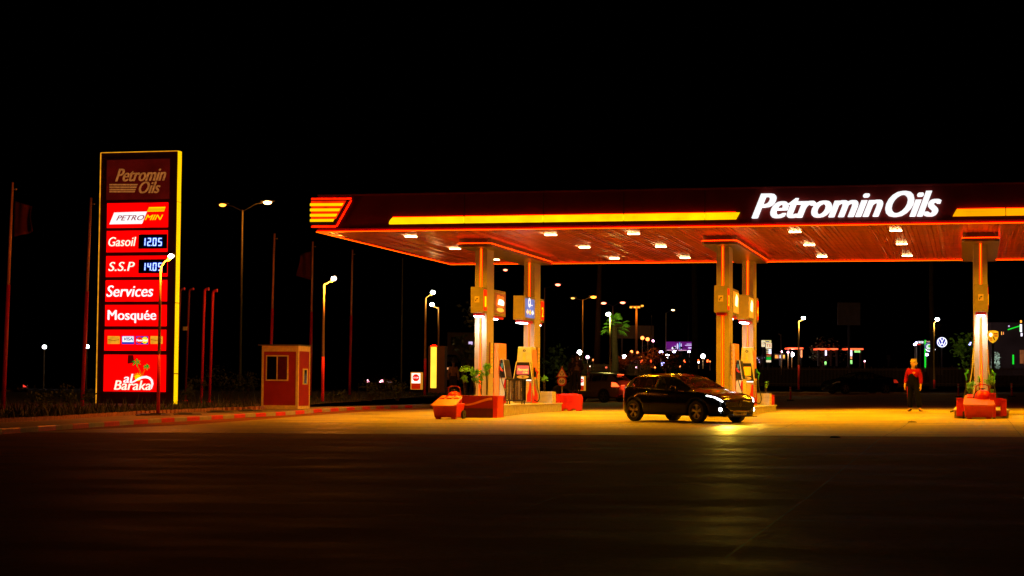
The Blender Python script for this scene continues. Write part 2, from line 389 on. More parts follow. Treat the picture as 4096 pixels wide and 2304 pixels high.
# yellow bulging band, in segments
def zz(px, py, Y=YF): return PY(px, py, Y)[2]
zt, zb_ = zz(1569.6, 870), zz(1555.6, 897.5)
WASH = []
def band(x0, x1, sl, sr):
    bb = MB(); n = 6; vs = []
    for (xx, sk) in ((x0, sl), (x1, sr)):
        for i in range(n+1):
            t = math.pi*i/n*.5; vs.append((xx+sk*math.cos(t)**1.0*0+sk*(i/n), YF-.002-.13*math.sin(math.pi*i/n)**.7, zb_+(zt-zb_)*i/n))
    WASH.append((x0+sl, x1))
    bb.add(vs, [(i, i+1, n+2+i, n+1+i) for i in range(n)]+[tuple(range(n+1)), tuple(range(2*n+1, n, -1))]); return bb
xb = [PY(px, 860, YF)[0] for px in (1555.6, 1858, 2174, 2495.5, 2820, 2946)]
for i in range(5):
    band(xb[i]+.01, xb[i+1]-.01, .12 if i == 0 else 0, .12 if i == 4 else 0).build('yellow_band', M['yband'], can, co)
xb2 = [PY(px, 860, YF)[0] for px in (3809, 4023)]+[5.2, 9]
for i in range(3): band(xb2[i]+.01, xb2[i+1]-.01, .12 if i == 0 else 0, 0).build('yellow_band', mat('orange_band', (.4, .2, 0), .5, 0, (1, .42, 0), .95, .15, 1.2), can, co)
for (a_, c_) in WASH: wb = MB(); wb.box(a_+.01, c_-.01, YF-.07, YF-.035, zt+.004, zt+.012); wb.xf(Matrix.Translation((-XL, -YF, 0))).build('wash_strip', em('wash_red', (1, .006, 0), 5), can)  # added red glowing strips that brighten the fascia above the bands
# corner stripes
def qz(cx, cy): p = PY(1200+cx/3.22, 740+cy/3.22, YF); return p[0], p[2]
pn = MB(); pn.prism([qz(150, 196), qz(645, 190), qz(462, 520), qz(150, 520)], YF-.1, YF-.004)
pp = pn.build('corner_sign', mat('corner_sign_box', (.02, .004, .003), .4), can, co)
s_ = MB(); s_.prism([qz(158, 208), qz(612, 204), qz(478, 440), qz(158, 440)], YF-.108, YF-.101); s_.build('sign_face', em('red_glow_face', (1, .02, .0), .85, .4, 4), pp)
bpy.data.objects['sign_face'].data.transform(Matrix.Translation((-XL, -YF, 0)))
s_ = MB()
for cyy, xe in ((258, 565), (326, 525), (395, 486), (461, 449)):
    s_.prism([qz(148, cyy-17), qz(xe+9, cyy-19), qz(xe-9, cyy+15), qz(148, cyy+17)], YF-.15, YF-.109)
s_.xf(Matrix.Translation((-XL, -YF, 0))).build('stripe', M['ystrip'], pp)
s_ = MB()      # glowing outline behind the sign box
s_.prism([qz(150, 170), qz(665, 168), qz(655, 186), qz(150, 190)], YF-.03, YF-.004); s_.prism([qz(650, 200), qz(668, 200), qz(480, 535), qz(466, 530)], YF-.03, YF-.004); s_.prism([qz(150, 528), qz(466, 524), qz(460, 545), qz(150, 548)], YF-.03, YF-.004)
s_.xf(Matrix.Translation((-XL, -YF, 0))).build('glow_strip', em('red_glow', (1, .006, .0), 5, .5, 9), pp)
# lettering
def lett(cx, cy): p = PY(2960+cx/2.2676, 700+cy/2.2676, YF-.1); return p[0], p[2]
x0, z0 = lett(118, 386); x1, z1 = lett(1286, 386); z1b = lett(600, 160)[1]
zbase = lett(900, 384)[1]
text_mb('Petromin', (x0, x1, lett(300, 391)[1], lett(900, 158)[1]), (YF-.16, YF-.02), .42, .05).build('lettering', M['wlet'], can, co)
text_mb('Oils', (lett(1330, 380)[0], lett(1815, 380)[0], lett(1400, 380)[1], lett(1600, 143)[1]), (YF-.16, YF-.02), .42, .05).build('lettering', M['wlet'], can, co)
# columns, capital boxes
X1, DX, CW = -15.898, 8.158, .415
cols = [(X1, 60.23), (X1, 67.32), (X1+DX, 60.23), (X1+DX, 67.32), (X1+2*DX, 60.23), (X1+2*DX, 67.32)]
for (cx, cy) in cols:
    b = MB(); b.box(cx-CW/2, cx+CW/2, cy, cy+.95, gz(cx, cy)+.2, HC)
    c = b.build('column', M['alu'], can, co, bevel=.015)
    b = MB(); b.box(cx-.035, cx+.035, cy-.012, cy-.002, .33, HC-.26); b.xf(Matrix.Translation((-XL, -YF, 0))).build('neon_channel', em('neon_red', (1, .01, 0), 3), c)
    b = MB(); b.box(cx-.011, cx+.011, cy-.03, cy-.013, .33, HC-.26); b.xf(Matrix.Translation((-XL, -YF, 0))).build('neon_tube', M['neonc'], c)
    b = MB(); b.box(cx+CW/2+.001, cx+CW/2+.008, cy+.34, cy+.5, 1.35, 2.42); b.xf(Matrix.Translation((-XL, -YF, 0))).build('instruction_strip', mat('maroon_strip', (.12, .006, .004), .5), c)
    for q in range(4):
        b = MB(); z_ = 1.38+.27*q; b.box(cx+CW/2+.001, cx+CW/2+.009, cy+.6, cy+.85, z_, z_+.2); b.xf(Matrix.Translation((-XL, -YF, 0))); pl_ = b.build('pictogram_plate', mat('pictogram_plate', (.8, .55, .25), .5), c)
        b = MB(); b.ring((cy+.725-YF, z_+.1), .03, .05, cx+CW/2+.01-XL, cx+CW/2+.013-XL, 'YZ', 12); b.build('pictogram', M['black'], pl_)
    b = MB(); b.box(cx+CW/2-.05, cx+CW/2+.006, cy+.02, cy+.3, .34, 2.3); b.xf(Matrix.Translation((-XL, -YF, 0))).build('column_cladding', M['alud'], c)
for k in range(3):
    cx = X1+k*DX; x0, x1, y0, y1 = cx-.58, cx+.58, 59.25, 68.75; z0, z1 = 5.56, HC+.01; rr = .16
    def rrect(g, r):
        p = []
        for (ax, ay, t0) in ((x1-g-r, y1-g-r, 0), (x0+g+r, y1-g-r, 90), (x0+g+r, y0+g+r, 180), (x1-g-r, y0+g+r, 270)):
            for j in range(5): t = rad(t0+22.5*j); p.append((ax+r*math.cos(t), ay+r*math.sin(t)))
        return p
    b = MB(); b.prism(rrect(.0, rr), z0, z0+.104, 'XY'); b.prism(rrect(.01, rr), z0+.104, z0+.13, 'XY'); b.prism(rrect(.04, rr), z0+.13, z1, 'XY')
    c = b.build('capital_box', mat('capital_metal', (.2, .13, .07), .3, .3), can, co)
    b = MB(); b.prism(rrect(.001, rr), z0+.106, z0+.127, 'XY'); b.xf(Matrix.Translation((-XL, -YF, 0))).build('neon_strip', M['neon'], c)
    b = MB(); b.prism(rrect(-.002, rr), z0+.112, z0+.12, 'XY'); b.xf(Matrix.Translation((-XL, -YF, 0))).build('neon_core', M['neonc'], c)

# canopy lights
rows = ['nearest', 'middle', 'farthest']
LX = [-17.7, -13.0, -10.3, -5.2, -2.12, 2.9]
lights_label = ['left of island one near the canopy corner', 'right of the first island column', 'left of the second island', 'right of the second island', 'left of the third island', 'right of the third island']
for i, x in enumerate(LX):
    for j, y in enumerate((58.0, 63.4, 69.05)):
        t = thing('ceiling_light', f'{rows[j]} bright recessed ceiling light in the row {lights_label[i]}', 'ceiling light', (x, y, HC), 0, 'recessed lights in the canopy ceiling')
        b = MB(); b.box(-.19, .19, -.12, .12, -.008, .02); b.build('housing', M['white'], t)
        b = MB()
        for q in range(4): b.box(-.175+q*.088, -.089+q*.088, -.1, .1, -.03, -.009)
        b.build('led_panel', M['lampw'], t)
        lamp('AREA', 'ceiling_light_beam', (0, 0, -.07), 290, AMB, t, size=.36, size_y=.3, spread=152)

# ------------------------------------------------------------------ boxes hung on the columns
def box_on(name, label, cx, ya, yb, z0, z1, front, side, light=True, strong=5):
    t = thing(name, label, 'sign box', (cx, ya, z0), 0, 'lit sign boxes on the canopy columns')
    h = z1-z0; d = yb-ya; wd = .43
    b = MB(); b.box(-wd/2, wd/2, 0, d, 0, h); body = b.build('cabinet', mat('box_panel', (.32, .26, .16), .45), t, bevel=.008)
    if front == 'cam':
        b = MB(); b.box(-.08, .08, -.012, -.001, h*.4, h*.4+.2); pl = b.build('camera_notice', M['offw'] if 0 else mat('notice_plate', (.75, .55, .3), .5), t, bevel=.004)
        b = MB(); b.box(-.03, .045, -.019, -.013, h*.4+.105, h*.4+.135); b.xf(Matrix.Translation((0, 0, -h*.4-.12)) ); b.xf(Matrix.Rotation(rad(-25), 4, 'Y')); b.xf(Matrix.Translation((0, 0, h*.4+.12)))
        b.box(-.055, -.03, -.019, -.013, h*.4+.03, h*.4+.1); b.tube([(-.045, -.016, h*.4+.05), (.02, -.016, h*.4+.09)], .006, 5); b.build('camera_pictogram', M['black'], pl)
    xf = wd/2
    b = MB()
    for zz0, zz1 in ((.03, .045), (h-.045, h-.03)): b.box(xf, xf+.012, .06, d-.05, zz0, zz1)
    b.build('trim_line', M['dsteel'], t)
    y0, y1, w0, w1 = .05, d-.04, .09, h-.09
    if side[0] == 'num':
        b = MB(); b.box(xf, xf+.01, y0, y1, w0, w1); fc = b.build('number_panel', em('number_red', (1, .01, 0), .95, .1), t)
        m_ = text_mb(side[1], (y0+.12, y1-.1, w0+.12, w1-.22), (xf+.02, xf+.011), 0, .03, 'YZ'); m_.build('number', em('number_yellow', (1, .75, 0), 1.1), fc)
    elif side[0] == 'warm':
        b = MB(); b.box(xf, xf+.01, y0, y1, w0, w1); fc = b.build('advert_panel', em('advert_brown', (.3, .07, .01), .6, .3), t)
        dy = y1-y0; dz = w1-w0
        b = MB(); b.prism([(y0+dy*.15, w0+dz*.33), (y0+dy*.78, w0+dz*.3), (y0+dy*.82, w0+dz*.84), (y0+dy*.2, w0+dz*.9)], xf+.011, xf+.02, 'YZ'); b.build('advert_can', em('advert_red', (1, .14, .01), 1.1, .2, 4), fc)
        b = MB(); b.prism([(y0+dy*.25, w0+dz*.42), (y0+dy*.8, w0+dz*.4), (y0+dy*.83, w0+dz*.6), (y0+dy*.7, w0+dz*.68), (y0+dy*.35, w0+dz*.7)], xf+.021, xf+.026, 'YZ'); b.build('advert_text', em('advert_white', (1, .9, .6), 2.2, .2, 5), fc)
        b = MB(); b.disc((y0+dy*.5, w0+dz*.17), dy*.33, xf+.011, xf+.02, 'YZ', 16, dz*.11); b.build('advert_lid', em('advert_gold', (1, .5, .05), 1.0, .3, 9), fc)
    elif side[0] == 'blue':
        b = MB(); b.box(xf, xf+.01, y0, y1, w0, w1); fc = b.build('advert_panel', em('advert_blue', (.12, .2, .62), .75, .45, 1.4), t)
        dy = y1-y0; dz = w1-w0
        for q, cc in ((.22, (1, .7, .45)), (.5, (1, .55, .05)), (.78, (.6, .8, 1))):
            b = MB(); b.prism([(y0+dy*(q-.13), w0+dz*.28), (y0+dy*q, w0+dz*.16), (y0+dy*(q+.13), w0+dz*.28), (y0+dy*q, w0+dz*.44)], xf+.011, xf+.02, 'YZ'); b.build('advert_diamond', em('diamond%d' % int(q*100), cc, 1.2, .2, 6), fc)
        b = MB(); b.ring((y0+dy*.42, w0+dz*.8), dy*.07, dy*.12, xf+.011, xf+.02, 'YZ', 14); b.box(xf+.011, xf+.02, y0+dy*.36, y0+dy*.75, w0+dz*.66, w0+dz*.7); b.build('advert_logo', M['wlet'], fc)
    elif side[0] == 'gold':
        b = MB(); b.box(xf, xf+.01, y0, y1, w0, w1); fc = b.build('advert_panel', em('advert_gold2', (1, .38, .02), .75, .6, 4.5), t)
        dy = y1-y0; dz = w1-w0
        b = MB(); b.prism([(y0+dy*.3, w0+dz*.35), (y0+dy*.7, w0+dz*.3), (y0+dy*.8, w0+dz*.75), (y0+dy*.55, w0+dz*.9), (y0+dy*.35, w0+dz*.7)], xf+.011, xf+.02, 'YZ'); b.build('advert_highlight', em('advert_hl', (1, .85, .35), 2.4, .3, 5), fc)
    # lamp below
    b = MB(); b.box(-.16, .16, .07, d-.05, -.1, -.001, 0, 0); b.build('lamp_housing', M['red'], t, bevel=.02)
    if light:
        b = MB(); b.prism([(-.13, .0), (.13, .0), (.10, d-.12), (-.10, d-.12)], -.125, -.101, 'XY') if 0 else b.box(-.12, .12, .06, min(d-.06, .9), -.13, -.101); b.build('lamp_tube', M['lampc'], t, bevel=.01)
        lamp('AREA', 'sign_lamp_beam', (0, min(.14, d*.4), -.15), strong*.8, (.85, 1, .95), t, size=.34, size_y=.12, direction=(0, .35, -1), spread=95)
    return t
zt_, zb2 = PY(1905, 1147, 59.72)[2], PY(1905, 1251, 59.72)[2]
box_on('sign_box', 'grey box with red number 1 and camera notice on first column', X1, 59.72, 60.215, zb2, zt_, 'cam', ('num', '1'), True, 9)
box_on('sign_box', 'box with brown and red lit advert behind the first column', X1, 61.2, 62.8, zb2-.02, zt_-.02, '', ('warm',), True, 9)
za, zc = PY(2075, 1183, 65.85)[2], PY(2075, 1279, 65.85)[2]
box_on('sign_box', 'box with blue advert of three diamonds before rear column of island one', X1, 65.7, 67.29, zc, za, '', ('blue',), True, 12)
box_on('sign_box', 'box with red number 2 behind rear column of island one', X1, 68.29, 68.85, zc, za, '', ('num', '2'), True, 2)
box_on('sign_box', 'grey box with red number 3 and camera notice on second front column', X1+DX, 59.72, 60.215, zb2, zt_, 'cam', ('num', '3'), False)
box_on('sign_box', 'box with golden lit advert behind the second front column', X1+DX, 61.2, 62.8, zb2-.02, zt_-.02, '', ('gold',), True, 7)
box_on('sign_box', 'box with golden lit advert and white lamp before rear column of island two', X1+DX, 65.7, 67.29, zc, za, '', ('gold',), True, 12)
box_on('sign_box', 'narrow box with red number at far side of island two', X1+DX, 68.29, 68.85, zc, za, '', ('num', '4'), False)
box_on('sign_box', 'plain grey box with camera notice on the rightmost column', X1+2*DX, 59.72, 60.215, zb2, zt_, 'cam', ('num', '5'), True, 11)

# ------------------------------------------------------------------ islands
def island(cx, name_label):
    x0, x1 = cx-.82, cx+.81; y0, y1 = 59.35, 69.4; zt = .325
    t = thing('pump_island', name_label, 'pump island', (cx, y0, 0), 0, 'raised concrete pump islands')
    o = (cx, y0, 0)
    b = MB(); b.box(x0, x1, y0, y1, -.3, zt-.045); b.build('island_base', mat('island_concrete', (.42, .38, .28), .8, noise=.25), t, o)
    b = MB(); b.box(x0-.04, x1+.04, y0-.04, y1+.04, zt-.043, zt); b.build('island_edge', mat('island_edge', (.5, .47, .4), .6, noise=.35, nscale=12), t, o, bevel=.012)
    return t
ISL = [X1, X1+DX, X1+2*DX]
for cx, l in zip(ISL, ('concrete pump island under the first pair of columns with black cabinet', 'concrete pump island behind the black hatchback', 'concrete pump island under the rightmost column')): island(cx, l)

def hose(pts, r=.016): 
    out = []; pts = [Vector(p) for p in pts]
    for i in range(len(pts)-1):
        p0, p1, p2, p3 = pts[max(0, i-1)], pts[i], pts[i+1], pts[min(len(pts)-1, i+2)]
        for k in range(5):
            t = k/5; out.append(.5*((2*p1)+(-p0+p2)*t+(2*p0-5*p1+4*p2-p3)*t*t+(-p0+3*p1-3*p2+p3)*t**3))
    out.append(pts[-1]); return MB().tube(out, r, 6)
def pump(label, x0, x1, y0, y1, num, screen, nozzles, zt=.33, h=2.05):
    cx = (x0+x1)/2; t = thing('fuel_pump', label, 'fuel pump', (cx, y0, zt), 0, 'fuel pumps on the islands')
    wd = x1-x0; d = y1-y0; hw = wd/2
    b = MB(); b.box(-hw+.03, hw-.03, .06, d-.04, 0, .86); b.build('lower_body', M['alud'], t, bevel=.01)
    b = MB(); b.box(-hw+.02, hw-.02, .22, d-.1, .86, h, .09, .04); top = b.build('tower', M['offw'], t, bevel=.015)
    b = MB(); b.box(hw-.115, hw-.085, .30, d-.16, 1.3, h-.06); 
    b = MB(); b.disc((0, h-.14+.0), .05, .19, .228); n_ = b.build('number_disc', M['black'], t) if num else None
    if num:
        text_mb(num, (-.02, .02, h-.175, h-.105), (.178, .189), 0, .02).build('number', M['white'], n_)
        b = MB(); b.box(-.05, .05, .195, .225, h-.52, h-.22); b.build('notice_strip', mat('yellow_notice', (.8, .7, .2), .6), t)
    # display hood
    b = MB(); b.prism([(-hw, .86), (hw, .86), (hw-.11, 1.5), (-hw+.11, 1.5)], .03, .215); hd = b.build('display_hood', M['black'], t, bevel=.02)
    b = MB()
    for s in (-1, 1):
        b.tube([(s*hw, .025, .86), (s*(hw-.11), .025, 1.5)], .018, 6)
    b.tube([(-hw+.11, .025, 1.5), (hw-.11, .025, 1.5)], .018, 6); b.build('hood_frame', mat('hood_frame_paint', (.6, .6, .4), .4), hd)
    b = MB(); b.box(-hw+.13, hw-.13, .01, .028, 1.05, 1.36); sc = b.build('screen', em('screen_'+screen, (1, .12, .1) if screen == 'pink' else (1, .36, .0), .75 if screen == 'pink' else 1.2, .2, 4), hd, bevel=.01)
    if screen == 'pink':
        text_mb('Petromin', (-hw+.16, hw-.15, 1.17, 1.27), (0, .009), .4, .02).build('screen_text', em('scr_text', (1, .65, .1), 1.1), sc)
        text_mb('Oils', (0, hw-.16, 1.08, 1.15), (0, .009), .4, .02).build('screen_text', em('scr_text', (1, .65, .1), 1.1), sc)
    b = MB(); b.disc((0, .955), hw*.62, .005, .028, 'XZ', 20, .065); k_ = b.build('emblem_plate', mat('emblem_plate', (.6, .5, .25), .4), hd)
    b = MB(); b.box(-.07, .07, -.001, .004, .95, .96); b.box(-.006, .006, -.001, .004, .92, .99); b.ring((0, .955), .03, .038, -.001, .004, 'XZ', 12); b.build('emblem', M['black'], k_)
    b = MB(); b.box(-hw+.05, hw-.05, .03, .055, .82, .855); b.build('light_bar', em('pump_light_bar', (1, .95, .85), 1.8), t)
    # lower front: vertical panels with red swoosh
    b = MB(); b.box(-hw+.1, -.02, .045, .058, .06, .78); b.box(.02, hw-.14, .045, .058, .06, .78); b.build('lower_door', mat('pump_door', (.55, .42, .22), .45), t)
    b = MB(); b.prism([(hw-.2, .06), (hw-.05, .06), (hw-.05, .72), (hw-.1, .75), (hw-.13, .5), (hw-.2, .3)], .035, .056); b.build('red_swoosh', M['red'], t)
    b = MB(); b.prism([(.12, 0), (d-.12, 0), (d-.12, .3), (.5, .62), (.3, .95), (.2, .95), (.12, .5)], hw-.028, hw-.016, 'YZ'); b.build('red_side_panel', M['red'], t)
    b = MB(); b.prism([(.1, .45), (.3, .25), (.45, .3), (.28, .6), (.26, .98), (.19, .98)], hw-.015, hw-.008, 'YZ'); b.build('white_side_stripe', M['offw'], t)
    b = MB(); b.box(hw-.1, hw-.02, .28, d-.16, .9, h-.1, .04, .02); b.build('side_cladding', M['orange'], t)
    for (sx, yy, col) in nozzles:
        x = sx*(hw+.02)
        b = MB(); b.box(x-.04, x+.04, yy-.05, yy+.05, .95, 1.3); ho = b.build('nozzle_holster', M['black'], t, bevel=.01)
        b = MB(); b.tube([(x+sx*.03, yy-.05, 1.27), (x+sx*.05, yy-.08, 1.18), (x+sx*.13, yy-.12, 1.13), (x+sx*.1, yy-.12, 1.05)], [.025, .04, .035, .02], 7); b.tube([(x+sx*.1, yy-.12, 1.06), (x+sx*.09, yy-.1, .92)], .022, 6)
        b.build('nozzle', M['red'] if col == 'r' else mat('green_plastic', (.02, .35, .08), .4), t, smooth=True)
        hose([(x+sx*.09, yy-.1, .93), (x+sx*.12, yy-.12, .6), (x+sx*.2, yy-.1, .25), (x+sx*.12, yy-.04, .07), (x-sx*.03, yy+.05, .12)]).build('hose', M['rubber'], t, smooth=True)
    return t
# tall curved end slabs belong to the near pumps
def pump_slab(label, x0, x1, y0, y1, zt=.33, h=2.12):
    cx = (x0+x1)/2; t = thing('fuel_pump', label, 'fuel pump', (cx, y0, zt), 0, 'fuel pumps on the islands'); hw = (x1-x0)/2; d = y1-y0
    b = MB(); n = 8; vs = []
    for k in range(n+1):
        a = math.pi*k/n; 
        vs.append((-hw*math.cos(a), -.05*math.sin(a)))
    b.prism(vs+[(hw, d), (-hw, d)], 0, h, 'XY')
    for i, p in enumerate(b.v):
        if p[2] > 1: b.v[i] = (p[0]*.78, p[1], p[2])
    b.build('end_slab', M['orange'], t)
    b = MB(); b.prism([(hw+.02, .92), (hw+.22, .92), (hw+.12, 1.55), (hw+.02, 1.55)], .1, d-.1); hd = b.build('display_hood', M['black'], t, bevel=.015)
    b = MB(); b.tube([(hw+.22, .09, .92), (hw+.12, .09, 1.55), (hw+.02, .09, 1.56)], .016, 6); b.build('hood_frame', MATS.get('hood_frame_paint') or mat('hood_frame_paint', (.6, .6, .4), .4), hd)
    b = MB(); b.box(hw+.05, hw+.11, .085, .099, 1.25, 1.42); b.build('screen', em('small_screen', (.1, .35, .25), .35), hd)
    b = MB(); b.box(hw+.01, hw+.25, .05, d-.02, 0, .88); b.build('lower_body', M['offw'], t, bevel=.01)
    b = MB(); b.prism([(hw+.03, .03), (hw+.25, .03), (hw+.25, .5), (hw+.2, .3), (hw+.12, .2), (hw+.05, .3)], .035, .049); b.prism([(hw+.15, .6), (hw+.24, .5), (hw+.25, .86), (hw+.2, .86)], .035, .049); b.build('red_swoosh', M['red'], t)
    b = MB(); b.prism([(-hw-.13, 0), (-hw-.01, 0), (-hw-.01, .9), (-hw-.05, .8), (-hw-.09, .5)], .0, .3); b.build('red_flank', M['red'], t)
    b = MB(); b.box(hw+.02, hw+.06, .02, .06, .95, 1.4); b.build('nozzle_holster', M['black'], t)
    b = MB(); b.tube([(hw+.03, .0, 1.3), (hw+.06, -.03, 1.2), (hw+.15, -.05, 1.14)], [.02, .04, .025], 7); b.build('nozzle', M['red'], t, smooth=True)
    hose([(hw+.08, -.03, 1.15), (hw+.12, -.06, .8), (hw+.25, -.1, .4), (hw+.2, -.08, .1), (hw+.04, -.02, .04)], .014).build('hose', M['rubber'], t, smooth=True)
    return t
xy = lambda px, Y, py=1500: PY(px, py, Y)[0]
Y1_, Y2_ = 63.0, 65.3
pump_slab('fuel pump with tall orange end slab between the first column and the black cabinet', xy(1974, Y1_), xy(1996, Y1_), Y1_, 64.1)
pump('fuel pump numbered 2 with pink screen and red nozzle behind the black cabinet', xy(2053, Y2_), xy(2129, Y2_), Y2_, 66.4, '2', 'pink', [(1, .35, 'r')])
pump_slab('fuel pump with tall orange end slab beside the second front column', xy(2927, Y1_), xy(2942, Y1_), Y1_, 64.1)
pump('fuel pump numbered 4 with yellow screen, red and green nozzles, above the hatchback bonnet', xy(2951, Y2_), xy(3018, Y2_), Y2_, 66.4, '4', 'yellow', [(-1, .2, 'r'), (1, .3, 'g')])
pump('fuel pump hidden behind the rightmost column with green nozzles on both sides', xy(3880, 62.5), xy(3962, 62.5), 62.5, 63.6, '', 'yellow', [(-1, .1, 'g'), (1, .1, 'g')])
# black glazed cabinet
x0, x1 = xy(2021, 61.9), xy(2094, 61.9); zt = .33; cw = (x1-x0)/2
t = thing('display_cabinet', 'low black glazed cabinet on legs between the two pumps of the first island', 'cabinet', ((x0+x1)/2, 61.9, zt))
b = MB(); b.box(-cw, cw, .0, .45, .83, .88); b.box(-cw+.01, cw-.01, .01, .44, .1, .14); b.box(-cw+.01, cw-.01, .41, .44, .14, .83)
for x in (-cw+.01, -.02, cw-.04): b.box(x, x+.035, .005, .04, .14, .83); b.box(x, x+.035, .38, .408, .14, .83)
b.build('frame', M['black'], t, bevel=.004)
for k in range(2):
    xa = -cw+.05+k*(cw-.03); b = MB(); b.box(xa, xa+cw-.08, .012, .02, .16, .81); d_ = b.build('door', mat('cabinet_glass', (.2, .13, .05), .15, 0, alpha=.55), t)
    b = MB(); b.box(xa+cw*.4, xa+cw*.5, .002, .011, .16, .81); b.build('door_strip', M['alud'], d_)
    b = MB(); b.tube([(xa+cw*.75, -.01, .45), (xa+cw*.75, -.01, .55)], .008, 5); b.build('handle', M['chrome'], d_)
b = MB()
for z in (.38, .6): b.box(-cw+.05, cw-.05, .05, .38, z, z+.015)
b.box(-cw+.06, -.1, .1, .36, .15, .36); b.box(.0, cw-.1, .1, .36, .15, .34); b.build('shelf', M['dsteel'], t)
for (xx, yy) in ((-cw+.04, .04), (cw-.08, .04), (-cw+.04, .38), (cw-.08, .38)):
    b = MB(); b.box(xx, xx+.04, yy, yy+.04, 0, .1); b.build('leg', M['black'], t)
# concrete planters at the far end of the islands
def planter(label, cx, y0, y1, wd, z1, mat_=None, zt=.33, x_off=0):
    t = thing('planter', label, 'planter', (cx+x_off, y0, zt), 0, None)
    b = MB(); hw = wd/2; d = y1-y0
    b.box(-hw, hw, 0, .06, 0, z1); b.box(-hw, hw, d-.06, d, 0, z1); b.box(-hw, -hw+.06, .061, d-.061, 0, z1); b.box(hw-.06, hw, .061, d-.061, 0, z1); b.build('trough', mat_ or mat('planter_concrete', (.5, .45, .33), .75, noise=.2), t, bevel=.008)
    b = MB(); b.box(-hw+.062, hw-.062, .062, d-.062, 0, z1-.04); b.build('earth', M['soil'], t); return t
planter('concrete planter at the far end of the first island', xy(2178, 68.9), 68.9-.2, 69.3, .72, .42)
planter('concrete planter at the far end of the second island', xy(3046, 68.7), 68.7-.1, 69.3, .62, .42)
for i, (px, Y, h, r, n, lab) in enumerate(((2150, 68.9, .75, .12, 110, 'left bushy sapling in the far planter of the first island'), (2178, 69.0, .68, .15, 130, 'right flat-topped sapling in the far planter of the first island'),
        (3062, 68.9, .6, .12, 45, 'thin young sapling growing in the far planter of the second island'))):
    p = PY(px, 1500, Y); shrub('sapling', lab, 'plant', (p[0], Y, .33+.38), h, r, n, None, 'saplings in the planters', 3, .055, .6 if i < 2 else .25)
# near ends: red planter boxes with wave stripe
def red_planter(label, px0, px1, y0, y1, ztop, zg):
    x0, x1 = xy(px0, y0), xy(px1, y0); hw = (x1-x0)/2; t = thing('red_planter', label, 'planter', ((x0+x1)/2, y0, zg), 0, 'red planter boxes at the near island ends'); d = y1-y0
    b = MB(); b.box(-hw, hw, 0, .08, .32, ztop); b.box(-hw, hw, d-.08, d, 0, ztop); b.box(-hw, -hw+.08, .081, d-.081, .0, ztop); b.build('front_board', mat('front_board_red', (.3, .006, .004), .5), t, bevel=.006)
    b = MB(); b.box(-hw+.1, hw-.1, .09, .14, .0, .31); b.build('lower_panel', mat('dark_red_panel', (.12, .01, .008), .5), t)
    b = MB(); b.box(hw-.14, hw, -.05, d, 0, ztop-.0); b.build('end_post', M['redp'], t, bevel=.006)
    b = MB(); n = 24; up = []; lo = []
    for k in range(n+1):
        s_ = k/n; x = -hw+.02+s_*(2*hw-.2); z = ztop-.28+.16*s_*s_*(3-2*s_)*1.0-.10*math.sin(s_*math.pi)*(1-s_)
        up.append((x, z+.035+.03*s_)); lo.append((x, z-.02))
    b.prism(lo+up[::-1], -.008, -.001); b.build('wave_stripe', mat('wave_orange', (.8, .3, .08), .4), t)
    b = MB(); b.box(-hw+.085, hw-.15, .085, d-.085, .5, ztop-.05); b.build('earth', M['soil'], t); return t
zg = gz(-16, 58.8)
red_planter('dark red planter box with wavy orange stripe behind the first tipped bin', 1838, 1991, 58.4, 59.25, .72, zg)
for i, (px, Y, h, r, n) in enumerate(((1862, 58.9, .98, .2, 160), (1900, 58.85, 1.1, .22, 280), (1948, 58.9, 1.1, .17, 240), (1925, 58.75, .8, .12, 110))):
    p = PY(px, 1500, Y); n *= 2; shrub('potted_bush', ['leftmost thin bush', 'widest leafy bush', 'tall rounded bush right of the neon tube', 'small dark bush hanging before the neon tube'][i]+' in the red planter of the first island', 'plant', (p[0], Y, zg+.75), h, r, n, None, 'bushes in the first red planter', 3, .06, .3)
zg3 = gz(.2, 58.8)
def small_red(label, px0, px1, pyt, pyb, Y, d=.5):
    a = PY(px0, pyb, Y); c = PY(px1, pyt, Y); cx = (a[0]+c[0])/2; hw = (c[0]-a[0])/2; t = thing('red_guard', label, 'guard box', (cx, Y, a[2]), 0, 'red guard boxes around the islands'); h = c[2]-a[2]
    b = MB(); b.box(-hw, hw, 0, .1, h*.0, h); b.box(-hw, -hw+.1, .101, d, 0, h-.03); b.box(hw-.1, hw, .101, d, 0, h-.03); b.build('panel', M['redp'], t, bevel=.02)
    b = MB(); b.box(-hw-.01, hw+.01, -.02, d+.02, h-.001, h+.03); b.build('cap', M['red'], t, bevel=.01); return t
small_red('upright red guard box at the far right corner of the first island', 2207, 2229, 1579, 1645, 69.6)
small_red('upright red guard box at the far right corner of the second island', 3078, 3093, 1583, 1643, 69.6)
small_red('red guard box left of the third tipped bin', 3826, 3858, 1596, 1665, 58.9, .8)
small_red('red guard box right of the third tipped bin', 4003, 4026, 1600, 1665, 58.9, .8)
small_red('tall red guard box just behind the right edge of the third bin', 3960, 3983, 1576, 1670, 58.6, .5)
b = MB(); p0 = PY(3862, 1610, 59.1); p1 = PY(4010, 1600, 59.1)
b.box(p0[0], p1[0], 59.05, 59.13, p0[2]-.1, p0[2]+.15); b.box(p0[0], p1[0], 59.05, 59.13, p0[2]-.42, p0[2]-.34)
tag(b.build('guard_rail', M['red'], origin=(p0[0], 59.1, zg3)), 'low red rail between the guard boxes of the third island', 'rail').location = (p0[0], 59.1, zg3)
